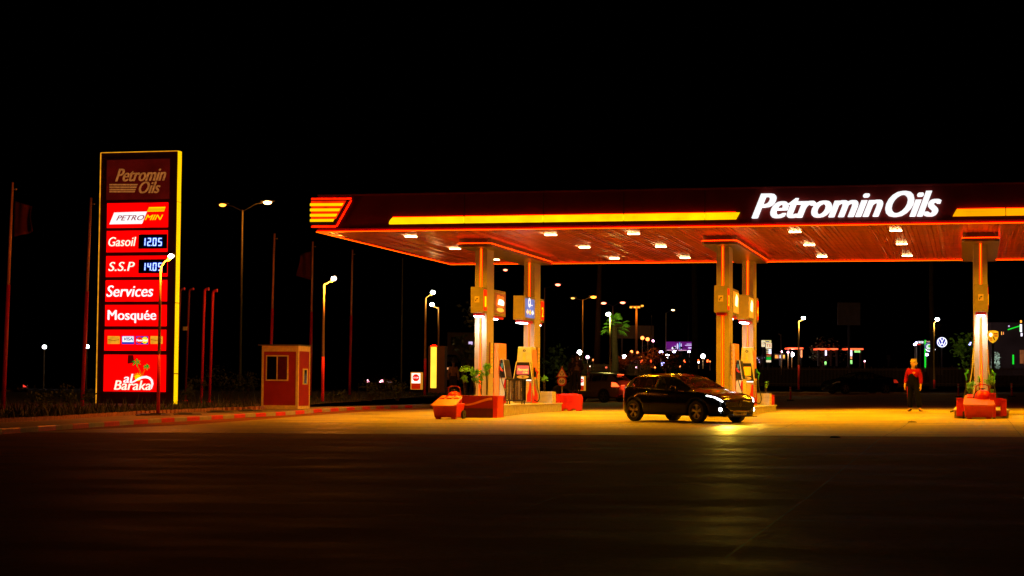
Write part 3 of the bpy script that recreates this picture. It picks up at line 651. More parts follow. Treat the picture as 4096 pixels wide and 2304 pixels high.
for i, (px, Y, h, r, n) in enumerate(((3882, 59.4, 1.05, .17, 170), (3915, 59.4, 1.15, .09, 50), (3967, 59.4, 1.15, .2, 210))):
    p = PY(px, 1560, Y); n *= 2; shrub('potted_bush', ['leafy bush left of the rightmost column', 'thin sprig in front of the rightmost column', 'leafy bush right of the rightmost column'][i], 'plant', (p[0], Y, .34), h, r, n, None, 'bushes at the third island', 3, .06, .35)
b = MB(); p = PY(3840, 1640, 58.2); hose([G(3802, 1649), G(3815, 1641)+np.array([0, 0, .02]), (G(3830, 1636)+np.array([0, 0, .18])), PY(3845, 1618, 59)], .03); 
tag(hose([(0, 0, .03), (.12, .1, .08), (.3, .2, .2), (.42, .3, .34)], .025).build('rubber_hose', M['rubber']), 'short black hose sticking out left of the third bin', 'hose').location = Vector(G(3802, 1651))

# ------------------------------------------------------------------ tipped red wheelie bins
def bin_(label, pxl, pxr, pyb, rz=0.):
    c = G((pxl+pxr)/2, pyb); Z = float((c-CAM) @ FW); wd = (pxr-pxl)/px_m(Z)
    t = thing('waste_bin', label, 'bin', tuple(c), rz, 'red waste bins at the island ends'); hw = wd/2*1.02
    b = MB()
    b.add([(-hw*.86, 0, .07), (hw*.86, 0, .07), (hw*.86, .62, .07), (-hw*.86, .62, .07), (-hw*.96, -.12, .56), (hw*.96, -.12, .56), (hw*.98, .78, .60), (-hw*.98, .78, .60)], [(3, 2, 1, 0), (0, 1, 5, 4), (1, 2, 6, 5), (2, 3, 7, 6), (3, 0, 4, 7), (4, 5, 6, 7)])
    b.build('body', M['redp'], t, bevel=.03)
    lid = MB(); lid.prism([(-hw, -.2), (-hw+.1, -.28), (hw-.1, -.28), (hw, -.2), (hw-.06, .7), (-hw+.06, .7)], 0, .06, 'XY')
    lid.xf(Matrix.Translation((0, 0, .565)) @ Matrix.Rotation(rad(20), 4, 'X')); l_ = lid.build('lid', mat('lid_orange_red', (.62, .12, .04), .4), t, bevel=.02)
    for q in (-.55, 0, .55):
        h_ = MB(); h_.box(hw*q-.09, hw*q+.09, .42, .72, .055, .095); h_.xf(Matrix.Translation((0, 0, .565)) @ Matrix.Rotation(rad(20), 4, 'X')); h_.build('lid_rib', M['redp'], l_, bevel=.01)
    for s in (-1, 1):
        f_ = MB(); f_.box(s*hw*.6-.07, s*hw*.6+.07, .02, .18, 0, .07); f_.build('foot', M['redp'], t)
        f_ = MB(); f_.ring((.62, .17), .05, .17, s*hw*.9, s*hw*.9+s*.06, 'YZ', 18); f_.disc((.62, .17), .06, s*hw*.91, s*hw*.91+s*.04, 'YZ', 12); f_.build('wheel', M['rubber'], t)
    t.scale = (1, 1, .84)
    return t
bin_('orange red waste bin with ribbed lid left of the first island', 1728, 1834, 1677, rad(-2))
bin_('orange red waste bin with ribbed lid in front of the rightmost column', 3855, 3977, 1677, 0)

def trolley(label, px, Y, pyt, pyb):
    a = PY(px, pyb, Y); h = PY(px, pyt, Y)[2]-a[2]
    t = thing('wheeled_extinguisher', label, 'fire extinguisher', tuple(a), 0, 'wheeled fire extinguishers behind the bins')
    b = MB(); b.tube([(0, 0, .0), (0, 0, h*.5), (0, 0, h*.72), (0, 0, h*.8)], [.24, .26, .2, .06], 14); b.build('tank', M['red'], t, smooth=True)
    b = MB()
    for x in (-.2, .2): b.tube([(x, .1, 0), (x*1.15, .05, h*.6), (x*.9, -.05, h*.95), (x*.4, -.1, h)], .02, 6)
    b.tube([(-.1, -.1, h), (.1, -.1, h)], .02, 6); b.build('handle_frame', mat('frame_red_dark', (.3, .01, .005), .3), t)
    b = MB(); b.tube([(0, 0, h*.68), (0, -.02, h*.86)], .04, 8); b.tube([(-.09, -.02, h*.84), (.09, -.02, h*.84)], .015, 6); b.build('valve', M['dsteel'], t)
    hose([(0, 0, h*.8), (-.2, -.1, h*.7), (-.26, -.12, h*.4), (-.1, -.16, h*.15)]).build('hose', M['rubber'], t, smooth=True)
trolley('red wheeled fire extinguisher standing behind the first bin', 1817, 58.3, 1545, 1640)
trolley('red wheeled fire extinguisher in front of the rightmost column', 3930, 58.9, 1538, 1640)
# red water barrier
c = G(2280, 1644); Z = float((c-CAM) @ FW); wd = 94/px_m(Z); h = 70/px_m(Z)
t = thing('traffic_barrier', 'bright red plastic barrier with slots right of the first island', 'barrier', tuple(c))
b = MB(); hw = wd/2; b.prism([(-hw*.92, 0), (-hw*.62, 0), (-hw*.62, .07), (-hw*.25, .07), (-hw*.25, 0), (hw*.1, 0), (hw*.1, .07), (hw*.5, .07), (hw*.5, 0), (hw*.95, 0), (hw, h*.75), (hw*.9, h*.95), (-hw*.95, h*.95), (-hw, h*.8)], 0, .3); b.build('shell', M['redp'], t, bevel=.025)
b = MB(); b.box(-hw*.8, hw*.6, .04, .26, h*.95+.001, h*1.0); b.build('top_ridge', M['redp'], t, bevel=.01)
for x in (-.45, .05): b = MB(); b.box(hw*x-.06, hw*x+.1, -.02, -.001, h*.5, h*.9); b.build('fork_slot', M['red'], t, bevel=.01)

# ------------------------------------------------------------------ price totem
ZT = 76.; tb = at(552, ZT, .2); YT = tb.y
def tq(px, py): p = PY(px, py, YT); return p[0]-tb.x, p[2]-tb.z
tot = thing('price_totem', 'tall red fuel price totem with lit panels and yellow light strips', 'totem', tb)
def q4(x0, x1, y0, y1, top_shift=0): return [tq(x0, y1), tq(x1, y1), tq(x1+top_shift, y0), tq(x0+top_shift, y0)]
L0, L1 = tq(386, 1605)[0], tq(405, 612)[0]; Rr = tq(708, 605)[0]; ztop = tq(552, 609)[1]
L0 = L1 = (L0+L1)/2; Rb = tq(697, 1600)[0]; Rr = (Rr+Rb)/2
b = MB(); b.box(L0, Rr, .0, .35, -.15, ztop); b.build('frame', mat('totem_frame', (.09, .01, .008), .4, noise=.2, nscale=1), tot)
b = MB(); b.box(L0-.028, L0-.002, -.03, .3, -.1, ztop+.02); b.box(L0, Rr, -.03, .02, ztop+.002, ztop+.028); b.build('light_strip', em('totem_strip_thin', (1, .38, .01), .9, .35, 3), tot)
b = MB(); b.box(Rr+.002, Rr+.02, .0, .36, -.05, ztop*.12-.02); b.box(Rr+.002, Rr+.02, .0, .36, ztop*.12+.02, ztop*.4-.02); b.box(Rr+.002, Rr+.02, .0, .36, ztop*.4+.01, ztop*.8-.01); b.box(Rr+.002, Rr+.02, .0, .36, ztop*.8+.01, ztop+.03)
b.build('light_strip', M['ystrip'], tot)
A = lambda cx, cy: (340+cx/2.416, 560+cy/2.416); B = lambda cx, cy: (340+cx/2.416, 1080+cy/2.415)
def panel(p0, p1, m, y=-.03):
    a, c = tq(*p0), tq(*p1); xm0, xm1 = a[0], c[0]
    b = MB(); b.box(min(xm0, xm1), max(xm0, xm1), y, -.002, min(a[1], c[1]), max(a[1], c[1])); return b.build('panel', m, tot)
def tx(s, p0, p1, m, par, shear=.0, bold=.02, name='lettering', y=-.031):
    a, c = tq(*p0), tq(*p1)
    return text_mb(s, (a[0], c[0], c[1], a[1]), (y-.012, y), shear, bold).build(name, m, par)
def poly(pts, m, par, name, y=-.031, th=.01):
    b = MB(); b.prism([tq(*p) for p in pts], y-th, y); return b.build(name, m, par)
dimp = em('faint_glow_red_panel', (.13, .004, .002), .35, .3, 1.5); diml = em('faint_glow_letter', (.5, .16, .03), .55, .3, 9)  # panel and letters have no lamp; their dim light is painted as glow
p = panel(A(215, 195), A(815, 570), dimp)
tx('Petromin', A(302, 393), A(783, 280), diml, p, .42, .03); bpy.data.objects
def txx(s, x0, y0, x1, y1, m, par, F=A, **k): return tx(s, F(x0, y0), F(x1, y1), m, par, **k)
for o in list(p.children): bpy.data.objects.remove(o)
txx('Petromin', 302, 280, 783, 393, diml, p, shear=.42, bold=.03)
txx('Oils', 528, 403, 728, 513, diml, p, shear=.42, bold=.03)
for k, (y, xe) in enumerate(((433, 515), (457, 506), (480, 496), (500, 488))): poly([A(240, y+7), A(xe-8, y+7), A(xe, y-7), A(240, y-7)], diml, p, 'stripe')
p = panel(A(218, 613), A(803, 843), M['rpan'])
poly([A(240, 815), A(555, 810), A(602, 692), A(286, 702)], M['wlet'], p, 'logo_field')
poly([A(602, 693), A(766, 690), A(782, 646), A(622, 650)], M['ystrip'], p, 'logo_flag')
for k in range(3): poly([A(612-k*4, 668+k*8), A(774-k*3, 665+k*8), A(775-k*3, 662+k*8), A(613-k*4, 665+k*8)], em('dim_red_line', (.6, .05, 0), .5), p, 'logo_line', y=-.042, th=.004)
txx('PETRO', 308, 730, 578, 776, em('crimson_letter', (.5, 0, .03), .5), p, shear=.4, bold=.01, y=-.043)
txx('MIN', 583, 724, 757, 772, M['ystrip'], p, shear=.4, bold=.02)
def seg7(par, d, x0, x1, y0, y1):
    """one seven-segment digit in panel pixels"""
    S7 = {'0': 'abcdef', '1': 'bc', '2': 'abged', '4': 'fgbc', '5': 'afgcd'}[d]
    w_ = x1-x0; hm = (y0+y1)/2; sk = lambda y: (y1-y)*.06; t = 9
    R = {'a': (x0+4, x1-4, y0, y0+t), 'd': (x0+4, x1-4, y1-t, y1), 'g': (x0+4, x1-4, hm-t/2, hm+t/2), 'f': (x0, x0+t, y0+4, hm-2), 'b': (x1-t, x1, y0+4, hm-2), 'e': (x0, x0+t, hm+2, y1-4), 'c': (x1-t, x1, hm+2, y1-4)}
    b = MB(); hb = MB()
    for s_ in S7:
        a0, a1, c0, c1 = R[s_]
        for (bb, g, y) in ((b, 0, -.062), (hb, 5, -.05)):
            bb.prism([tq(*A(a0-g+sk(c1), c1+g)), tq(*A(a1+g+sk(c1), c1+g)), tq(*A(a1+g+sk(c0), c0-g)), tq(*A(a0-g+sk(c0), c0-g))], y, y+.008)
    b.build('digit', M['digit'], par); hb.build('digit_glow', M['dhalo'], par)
for nm, y0, y1, ty0, ty1, dy0, dy1, s, digs in (('Gasoil', 880, 1080, 940, 1025, 910, 1052, .22, '1205'), ('S.S.P', 1122, 1320, 1180, 1265, 1152, 1290, .25, '1405')):
    p = panel(A(213 if nm == 'Gasoil' else 208, y0), A(798, y1), M['rpan'])
    txx(nm, 232, ty0, 495 if nm == 'Gasoil' else 482, ty1, M['clet'], p, shear=.2, bold=.012)
    a, c = tq(*A(520, dy1)), tq(*A(798, dy0)); b = MB(); b.box(a[0], c[0], -.045, -.031, a[1], c[1]); dp = b.build('price_display', mat('display_black', (.004, .004, .02), .3), p)
    hy = (dy0+dy1)/2+3
    for k, (xa, xb_) in enumerate(((572, 588), (606, 640), (658, 694), (710, 746))): seg7(dp, digs[k], xa, xb_, hy-37, hy+40)
    poly([A(645, hy+40), A(652, hy+40), A(652, hy+32), A(645, hy+32)], M['digit'], dp, 'decimal_point', y=-.055)
p = panel(B(203, 100), B(793, 303), M['rpan']); txx('Services', 214, 150, 660, 257, M['wlet'], p, B, shear=.2, bold=.02)
p = panel(B(199, 338), B(788, 543), M['rpan']); txx('Mosquée', 226, 388, 688, 512, M['wlet'], p, B, shear=0, bold=.02)
p = panel(B(192, 577), B(783, 780), M['rpan'])
gold = em('gold_card', (1, .42, .02), .8, .25, 5)
for xa in (223, 636):
    c_ = poly([B(xa, 714), B(xa+117, 714), B(xa+117, 640), B(xa, 638)], gold, p, 'card'); poly([B(xa+4, 676), B(xa+60, 684), B(xa+112, 674), B(xa+112, 670), B(xa+60, 679), B(xa+4, 670)], em('card_line', (.45, .12, 0), .5), c_, 'card_stripe', y=-.042)
c_ = poly([B(360, 716), B(478, 716), B(478, 638), B(360, 638)], em('card_blue', (.0, .04, .6), .8), p, 'card'); poly([B(366, 696), B(474, 696), B(474, 642), B(366, 642)], M['wlet'], c_, 'card_field', y=-.042)
txx('VISA', 382, 651, 468, 682, em('visa_blue', (0, .03, .35), .5), c_, B, shear=.15, bold=.02, y=-.053)
c_ = poly([B(498, 718), B(614, 718), B(614, 640), B(498, 640)], em('card_blue', (.0, .04, .6), .8), p, 'card')
for cx, mm in ((530, em('circle_red', (1, .02, 0), 1)), (583, em('circle_yellow', (1, .75, .0), 1))):
    a = tq(*B(cx, 679)); r_ = tq(*B(cx+31, 679))[0]-a[0]; b = MB(); b.disc(a, r_, -.049 if cx == 530 else -.047, -.042, 'XZ', 22); b.build('circle', mm, c_)
txx('MasterCard', 503, 668, 609, 690, M['wlet'], c_, B, shear=.2, bold=.02, y=-.052)
p = panel(B(187, 817), B(780, 1178), M['rpan'])
poly([B(415, 905), B(478, 895), B(470, 822), B(420, 822)], mat('missing_patch', (.05, .006, .004), .7, 0, (.12, .0, 0), .5), p, 'dark_patch')
grn = em('palm_green', (.0, .42, .02), .7)
def frond(cx, cy, L_, ang, w_):
    a = rad(ang); dx, dy = math.cos(a), -math.sin(a); nx, ny = -dy, dx
    return [B(cx, cy), B(cx+dx*L_*.5+nx*w_, cy+dy*L_*.5+ny*w_-5), B(cx+dx*L_, cy+dy*L_+6), B(cx+dx*L_*.5-nx*w_, cy+dy*L_*.5-ny*w_-5)]
for (cx, cy, L_) in ((500, 893, 46), (598, 934, 34)):
    for j, an in enumerate((80, 25, -20, -75, 165, 215)): poly(frond(cx, cy, L_, an, 8), grn, p, 'palm_leaf', y=-.031-.001*j)
trk = em('palm_trunk', (.75, .18, .0), .6)
poly([B(545, 1028), B(556, 1028), B(540, 975), B(508, 915), B(504, 920), B(528, 975)], trk, p, 'palm_trunk'); poly([B(550, 1028), B(560, 1028), B(575, 985), B(588, 962), B(582, 962), B(566, 985)], trk, p, 'palm_trunk', y=-.033)
a = tq(*B(515, 1042)); r_ = tq(*B(549, 1042))[0]-a[0]
b = MB(); b.disc(a, r_*.85, -.045, -.036, 'XZ', 20)
for j in range(8):
    t_ = math.pi*(j+.2)/8; b.prism([(a[0]+math.cos(t_+s_)*r_*k_, a[1]+math.sin(t_+s_)*r_*k_) for s_, k_ in ((-.1, .98), (0, 1.4), (.1, .98))], -.045, -.036)
b.build('sun', M['ystrip'], p)
up = [(440, 1088), (480, 1070), (520, 1042), (560, 1026), (600, 1022), (635, 1035), (660, 1062), (667, 1100), (650, 1150)]; lo = [(640, 1145), (648, 1105), (640, 1070), (620, 1052), (590, 1045), (555, 1050), (520, 1062), (480, 1085), (450, 1092)]
poly([B(*q) for q in up+lo], M['wlet'], p, 'swoosh', y=-.05)
txx('al', 380, 1003, 470, 1090, M['wlet'], p, B, shear=.2, bold=.02, y=-.06); txx('Baraka', 290, 1066, 640, 1160, M['clet'], p, B, shear=.2, bold=.015, y=-.06)
b = MB()
for z in (tq(600, 1590)[1],): b.box(L0+.3, Rr-.3, .1, .4, -.1, .1)
b.build('plinth', M['kgrey'], tot)

# ------------------------------------------------------------------ poles, lamps, pipes, flagpoles
def street_lamp(label, px, py0, py1, Z, hx, hy, colchange=None, thick=.055, on=1., lift=.0, power=40, side=1, col=None):
    base = W(px, py0, Z); k = px_m(Z); H = (py0-py1)/k
    t = thing('street_lamp', label, 'street lamp', tuple(base), 0, 'small street lamps with tilted white heads')
    zc = (py0-colchange)/k if colchange else H*.45
    b = MB(); b.box(-.18, .18, -.18, .18, 0, .03); b.build('base_plate', M['dsteel'], t)
    b = MB(); b.tube([(0, 0, .03), (0, 0, zc)], thick*1.15, 10); b.build('lower_pole', M['polered'], t, smooth=True)
    hp = W(hx, hy, Z)-base; sx = 1 if hp[0] > 0 else -1
    b = MB(); b.tube([(0, 0, zc), (0, 0, H), (0.02*sx, 0, H+.1), (hp[0]*.35, 0, hp[2]-.18), (hp[0]*.7, 0, hp[2]-.09)], [thick, thick*.75, thick*.6, thick*.5, thick*.45], 10); b.build('upper_pole', M['pole'], t, smooth=True)
    b = MB(); b.tube([(hp[0]*.65, 0, hp[2]-.12), (hp[0]*.85, 0, hp[2]-.05)], [.05, .07], 8); b.tube([(hp[0]*.8, 0, hp[2]-.02), (hp[0]*1.15, 0, hp[2]+.06)], [.06, .09], 8); hd = b.build('lamp_head', mat('lamp_head', (.7, .55, .15), .4), t, smooth=True)
    r_ = .072*on
    b = MB(); b.ball((hp[0], -.06, hp[2]), r_*1.35, r_, r_*.95, 12, 8); b.build('lamp_glass', M['lampc'], hd, smooth=True)
    lamp('POINT', 'street_lamp_light', (hp[0]+sx*.02, -.25, hp[2]-.25), power*2, (1, .5, .1) if not col else col, t, size=.08)
    return t
street_lamp('street lamp with red lower pole standing in front of the price totem', 632, 1656, 1080, 59, 678, 1023, 1419, .05, 1.0, power=300, col=(1, .2, .01))
street_lamp('street lamp with red lower pole just right of the booth', 1290, 1609, 1145, 75, 1332, 1113, 1427, .055, 1.15, power=380, col=(1, .25, .02))
street_lamp('thin street lamp right of the yellow lit bar column, head turned right', 1699, 1583, 1198, 89, 1729, 1169, 1435, .055, 1.3, power=25)
street_lamp('street lamp behind the yellow bar column with its lit head turned left', 1752, 1575, 1238, 98, 1722, 1217, 1440, .055, 1.3, power=20)
street_lamp('lone street lamp between the second island and the parked dark car', 3195, 1560, 1289, 118, 3213, 1272, 1460, .06, 1.4, power=60)
street_lamp('street lamp behind the attendant near the round blue logo sign', 3737, 1555, 1297, 125, 3749, 1277, 1520, .06, 1.5, power=60)
street_lamp('street lamp rising in front of the floodlit palm', 2440, 1530, 1275, 120, 2431, 1256, 1500, .06, 1.6, power=240, col=(1, .85, .15))
def double_lamp(label, px, py0, py1, Z, heads, thick=.1, dark=0):
    base = W(px, py0, Z); k = px_m(Z); H = (py0-py1)/k; t = thing('road_lamp', label, 'road lamp', tuple(base), 0, 'tall road lamps')
    b = MB(); b.tube([(0, 0, 0), (0, 0, H)], [thick, thick*.6], 8); b.build('pole', M['pole'] if not dark else M['dsteel'], t, smooth=True)
    for (hx, hy, s, c, pw) in heads:
        hp = W(hx, hy, Z)-base; b = MB(); b.tube([(0, 0, H-.1), (hp[0]*.5, 0, hp[2]-.15), (hp[0]*.9, 0, hp[2]-.02)], thick*.35, 6); b.build('arm', M['dsteel'], t)
        b = MB(); b.ball((hp[0], 0, hp[2]+.06), .45*s+.1, .15, .08, 10, 6); hh = b.build('lamp_head', M['dsteel'], t, smooth=True)
        b = MB(); b.ball((hp[0], -.03, hp[2]-.03), .30*s, .14, .15*s, 10, 6); b.build('lamp_glass', em('glow_'+c, {'w': (1, .6, .25), 'o': (1, .3, .03), 'r': (1, .2, .1), 'y': (1, .5, .1), 'v': (1, .5, .6)}[c], {'w': 9, 'o': 5, 'r': 8, 'y': 2.5, 'v': 5}[c]), hh, smooth=True)
        if pw: lamp('POINT', 'road_lamp_light', (hp[0], -.4, hp[2]-.5), pw, SOD, t, size=.2)
double_lamp('tall double road lamp with bright right head between totem and canopy', 960, 1522, 838, 130, [(1066, 806, 1.1, 'w', 250), (868, 812, .9, 'o', 0)], .1)
double_lamp('double road lamp behind the third column of poles, bright right head', 2329, 1520, 1198, 190, [(2286, 1190, .7, 'y', 0), (2373, 1186, 1.1, 'o', 150)], .09)
double_lamp('double road lamp with two orange heads above the palm', 2450, 1500, 1223, 230, [(2410, 1210, 1.1, 'r', 0), (2490, 1209, 1.1, 'r', 0)], .09)
double_lamp('thin road lamp partly hidden behind the rear column of island one', 2176, 1530, 1150, 170, [(2230, 1137, .8, 'r', 0)], .08)
double_lamp('thin road lamp with small tilted head above the purple billboard', 2663, 1500, 1251, 240, [(2691, 1239, .7, 'w', 0)], .06)
double_lamp('thin road lamp seen through the gap under the canopy corner', 1605, 1530, 1030, 150, [], .07)
double_lamp('road lamp behind the first front column with orange head', 1960, 1500, 1090, 180, [(2020, 1078, .7, 'r', 0)], .06)
double_lamp('short unlit lamp post right of the far price signs', 3124, 1500, 1338, 230, [(3115, 1338, .01, 'o', 0)], .07)
for px, a_, l in ((2606, 1260, 'faint unlit mast just right of the large dark panel'), (2752, 1254, 'faint unlit mast beside the dark palm trunk'), (2784, 1264, 'faint unlit mast right of the dark palm trunk')):
    double_lamp(l, px, 1500, a_, 250, [], .06, 1)
# big dark billboard mast
base = W(2386, 1510, 150); t = thing('mast', 'thick dark reddish mast rising behind the palm up to the canopy', 'mast', tuple(base))
b = MB(); b.tube([(0, 0, 0), (.25, 0, 10.5)], [.28, .16], 12); b.build('pole', mat('mast_paint', (.25, .1, .06), .6), t, smooth=True)
b = MB(); b.tube([(0, 0, 0), (0, 0, .1)], .5, 12); b.build('base_flange', M['dsteel'], t)
# floodlight mast
base = W(2545, 1500, 260); t = thing('floodlight_mast', 'tall orange lit mast with a crossbar of floodlights', 'mast', tuple(base))
b = MB(); b.tube([(0, 0, 0), (0, 0, 9.6)], [.22, .14], 8); b.build('pole', mat('mast_lit', (.55, .3, .1), .5), t)
b = MB(); b.box(-.9, .9, -.08, .08, 9.55, 9.72); b.build('crossbar', MATS['mast_lit'], t)
for x in (-.75, -.2, .35, .85): b = MB(); b.box(x-.16, x+.16, -.25, -.09, 9.4+.2*(x > .7), 9.62+.2*(x > .7)); b.build('floodlight', em('flood_orange', (1, .42, .04), 1.8, .3, 5), t)
lamp('POINT', 'floodlight_glow', (0, -1.2, 8.6), 160, SOD, t, size=.3)

def flagpole(label, px0, py0, px1, py1, pyc, Z, flag=None):
    base = W(px0, py0, Z); k = px_m(Z); H = (py0-py1)/k; zc = (py0-pyc)/k
    t = thing('flagpole', label, 'flagpole', tuple(base), 0, 'flagpoles with red lower halves'); top = W(px1, py1, Z)-base
    b = MB(); b.tube([(0, 0, 0), (top[0]*zc/H, 0, zc)], [.075, .07], 10); b.build('lower_pole', M['polered'], t, smooth=True)
    b = MB(); b.tube([(top[0]*zc/H, 0, zc), (top[0], 0, H)], [.055, .045], 10); b.build('upper_pole', mat('pole_pinkish', (.8, .38, .22), .5), t, smooth=True)
    b = MB(); b.tube([(top[0], 0, H-.25), (top[0]+.12, 0, H-.25)], .015, 6); b.ball((top[0]+.14, 0, H-.25), .035); b.build('pulley', M['pole'], t)
    if flag:
        x0, x1, ya, yb = flag; n, m_ = 10, 8; vs = []; d0 = (x1-x0)/k; h0 = (yb-ya)/k; za = (py0-ya)/k
        for i in range(n+1):
            for j in range(m_+1):
                u = i/n; v = j/m_; s_ = 1 if d0 > 0 else -1
                vs.append((top[0]+.05*s_+d0*u*(1-.12*math.sin(v*3+1)), .12*math.sin(u*9+v*2)*u+.1, za-h0*v*(1-.22*u)-.28*abs(d0)*u*(.5+.5*(1-v))))
        b = MB(); b.add(vs, [(i*(m_+1)+j, i*(m_+1)+j+1, (i+1)*(m_+1)+j+1, (i+1)*(m_+1)+j) for i in range(n) for j in range(m_)])
        fo = b.build('flag', mat('flag_cloth', (.12, .008, .006), .9), t, smooth=True); sd = fo.modifiers.new('thick', 'SOLIDIFY'); sd.thickness = .01
flagpole('flagpole with drooping dark flag at the left edge of the photo', 12, 1640, 28, 725, 1139, 65, (30, 112, 800, 945))
flagpole('bare flagpole just left of the price totem', 328, 1635, 345, 787, 1165, 70)
flagpole('bare flagpole rising right behind the booth', 1079, 1590, 1086, 932, 1234, 88)
flagpole('flagpole with dark red flag behind the right edge of the booth', 1240, 1581, 1240, 965, 1248, 94, (1240, 1180, 1000, 1120))
flagpole('bare flagpole halfway between booth and first island', 1398, 1581, 1400, 997, 1262, 99)
for i, (px0, py0, px1, py1, lab, mm) in enumerate(((805, 1619, 815, 1156, 'left one of two bright red hooked vent pipes', 'r'), (838, 1609, 850, 1162, 'right one of two bright red hooked vent pipes', 'r'), (741, 1604, 756, 1156, 'dark red straight pipe with a small box right of the totem', 'd'), (703, 1602, 722, 1155, 'dim hooked pipe close behind the right edge of the totem', 'd'))):
    Z = 78; base = W(px0, py0, Z); k = px_m(Z); H = (py0-py1)/k; dx = (px1-px0)/k*.6
    t = thing('vent_pipe', lab, 'vent pipe', tuple(base), 0, 'hooked vent pipes beside the totem'); r_ = .055 if mm == 'r' else .045
    b = MB(); b.tube([(0, 0, 0), (dx, 0, H-.12), (dx+.02, 0, H-.04), (dx+.08, 0, H), (dx+.17, 0, H+.01)], [r_, r_, r_*1.05, r_*1.1, r_*1.1], 10); b.build('pipe', M['polered'] if mm == 'r' else mat('pipe_dim', (.2, .02, .015), .6), t, smooth=True)
    b = MB(); b.tube([(dx+.165, 0, H+.01), (dx+.2, 0, H+.01)], r_*1.4, 10); b.tube([(0, 0, 0), (0, 0, .04)], r_*2.6, 10); b.build('collar', M['polered'], t)
    if i == 2: b = MB(); b.box(-.12, .06, -.1, -.05, H*.63, H*.63+.16); b.build('junction_box', M['offw'], t)
b = MB()
c_ = G(905, 1655, .13)
def cover(label, px, py, wd):
    p = G(px, py, .125); b = MB(); b.box(-wd/2, wd/2, -.25, .25, 0, .03); b.box(-wd/2+.15, wd/2-.3, -.1, .35, .03, .055); o = b.build('drain_cover', M['dsteel'], None, bevel=.01); o.location = Vector(p); o.rotation_euler = (.05, 0, .5); tag(o, label, 'cover', 'metal covers lying on the pavement')
cover('dark metal cover on the pavement at the foot of the lamp before the totem', 612, 1662, 1.1)
cover('loose metal sheets lying on the pavement right of the totem lamp', 750, 1659, .9)
cover('dark bent sheet on the pavement left of the booth', 880, 1650, .9)
cover('dark sheet lying on the pavement against the left wall of the booth', 1000, 1645, .8)
cover('flat metal cover at the foot of the street lamp right of the booth', 1270, 1612, 1.2)

# ------------------------------------------------------------------ booth
bc = G(1190, 1637, .12); Zb = float((bc-CAM) @ FW); k = px_m(Zb); bx1 = bc[0]; YB = bc[1]
bx0 = PY(1046, 1636, YB)[0]; bh = (1637-1383)/k; x2 = PX(1237, 1600, bx1); bd = x2[1]-YB
t = thing('guard_booth', 'small red guard booth with cream trim and a sliding window', 'booth', (bx1, YB, bc[2])); wq = bx1-bx0
b = MB(); b.box(-wq, 0, 0, bd, .05, bh); b.build('wall', mat('booth_red', (.4, .015, .01), .45, noise=.12, nscale=3), t)
cream = mat('booth_trim', (.9, .68, .32), .45)
b = MB()
for x0, x1, y0, y1, z0, z1 in ((-wq-.01, -wq+.07, -.02, .06, 0, bh), (-.08, .015, -.02, .075, 0, bh), (-.06, .015, bd-.07, bd+.01, 0, bh), (-wq+.07, -.08, -.018, .02, bh-.22, bh-.001), (-wq+.07, -.08, -.018, .02, .0, .14), (-.02, .013, .075, bd-.07, bh-.2, bh-.001), (-.02, .013, .075, bd-.07, 0, .12)): b.box(x0, x1, y0, y1, z0, z1)
b.build('trim', cream, t)
b = MB(); b.box(-wq-.15, .03, -.06, bd+.05, bh+.001, bh+.05); b.build('roof', M['dsteel'], t)
wz0, wz1 = (1636-1523)/k, (1636-1420)/k; wx0, wx1 = -wq+(1063-1046)/k, -wq+(1159-1046)/k
b = MB(); b.box(wx0, wx1, -.03, -.001, wz0, wz1); wi = b.build('window', mat('booth_window_frame', (.9, .7, .45), .4), t)
wm = (wx0+wx1)/2
b = MB(); b.box(wx0+.05, wm-.02, -.036, -.031, wz0+.05, wz1-.05); b.build('pane', mat('pane_dark', (.006, .004, .004), .08), wi)
b = MB(); b.box(wm+.03, wx1-.05, -.036, -.031, wz0+.05, wz1-.05); b.build('pane', mat('pane_red', (.1, .006, .005), .25), wi)
b = MB(); yz0 = bd*.38; yz1 = bd*.78; b.box(.001, .03, yz0, yz1, (1632-1533)/k, (1632-1469)/k); w2 = b.build('window', mat('side_window_frame', (.8, .7, .3), .4), t)
b = MB(); b.box(.031, .036, yz0+.12, yz1-.12, (1632-1529)/k, (1632-1474)/k); b.build('pane', MATS['pane_dark'], w2)

# ------------------------------------------------------------------ lit stop totems, yellow bar column, road signs
def stop_totem(label, px0, px1, py0, py1, Z):
    a = W((px0+px1)/2, py1, Z); k = px_m(Z); hw = (px1-px0)/2/k; h = (py1-py0)/k
    t = thing('stop_totem', label, 'sign', tuple(a), 0, 'lit stop totems at the exits')
    b = MB(); b.box(-hw, hw, 0, .25, 0, h); b.build('case', em('stop_case', (1, .35, .02), .55), t)
    b = MB(); b.box(-hw+.05, hw-.05, -.01, -.001, h*.36, h*.95); f_ = b.build('lit_face', em('stop_face', (1, .95, .8), 1.3), t)
    b = MB(); b.box(-hw+.05, hw-.05, -.01, -.001, .02, h*.35); b.build('red_base', em('stop_base', (.8, .02, 0), .5), t)
    r_ = hw*.66; pts = [(r_*math.cos(rad(22.5+45*i)), h*.68+r_*math.sin(rad(22.5+45*i))) for i in range(8)]
    b = MB(); b.prism(pts, -.02, -.011); o = b.build('octagon', em('stop_red', (1, .01, 0), .9), f_)
    text_mb('STOP', (-r_*.7, r_*.7, h*.68-r_*.2, h*.68+r_*.2), (-.03, -.021), 0, .02).build('lettering', M['wlet'], o)
stop_totem('white lit totem with stop octagon left of the yellow bar column', 1641, 1686, 1489, 1558, 88)
stop_totem('white lit totem with stop octagon beside the two standing men', 2313, 2339, 1504, 1563, 86)
a = W(1742, 1570, 84); k = px_m(84); t = thing('light_column', 'dark slim column with a tall glowing yellow bar', 'light column', tuple(a)); h = 186/k
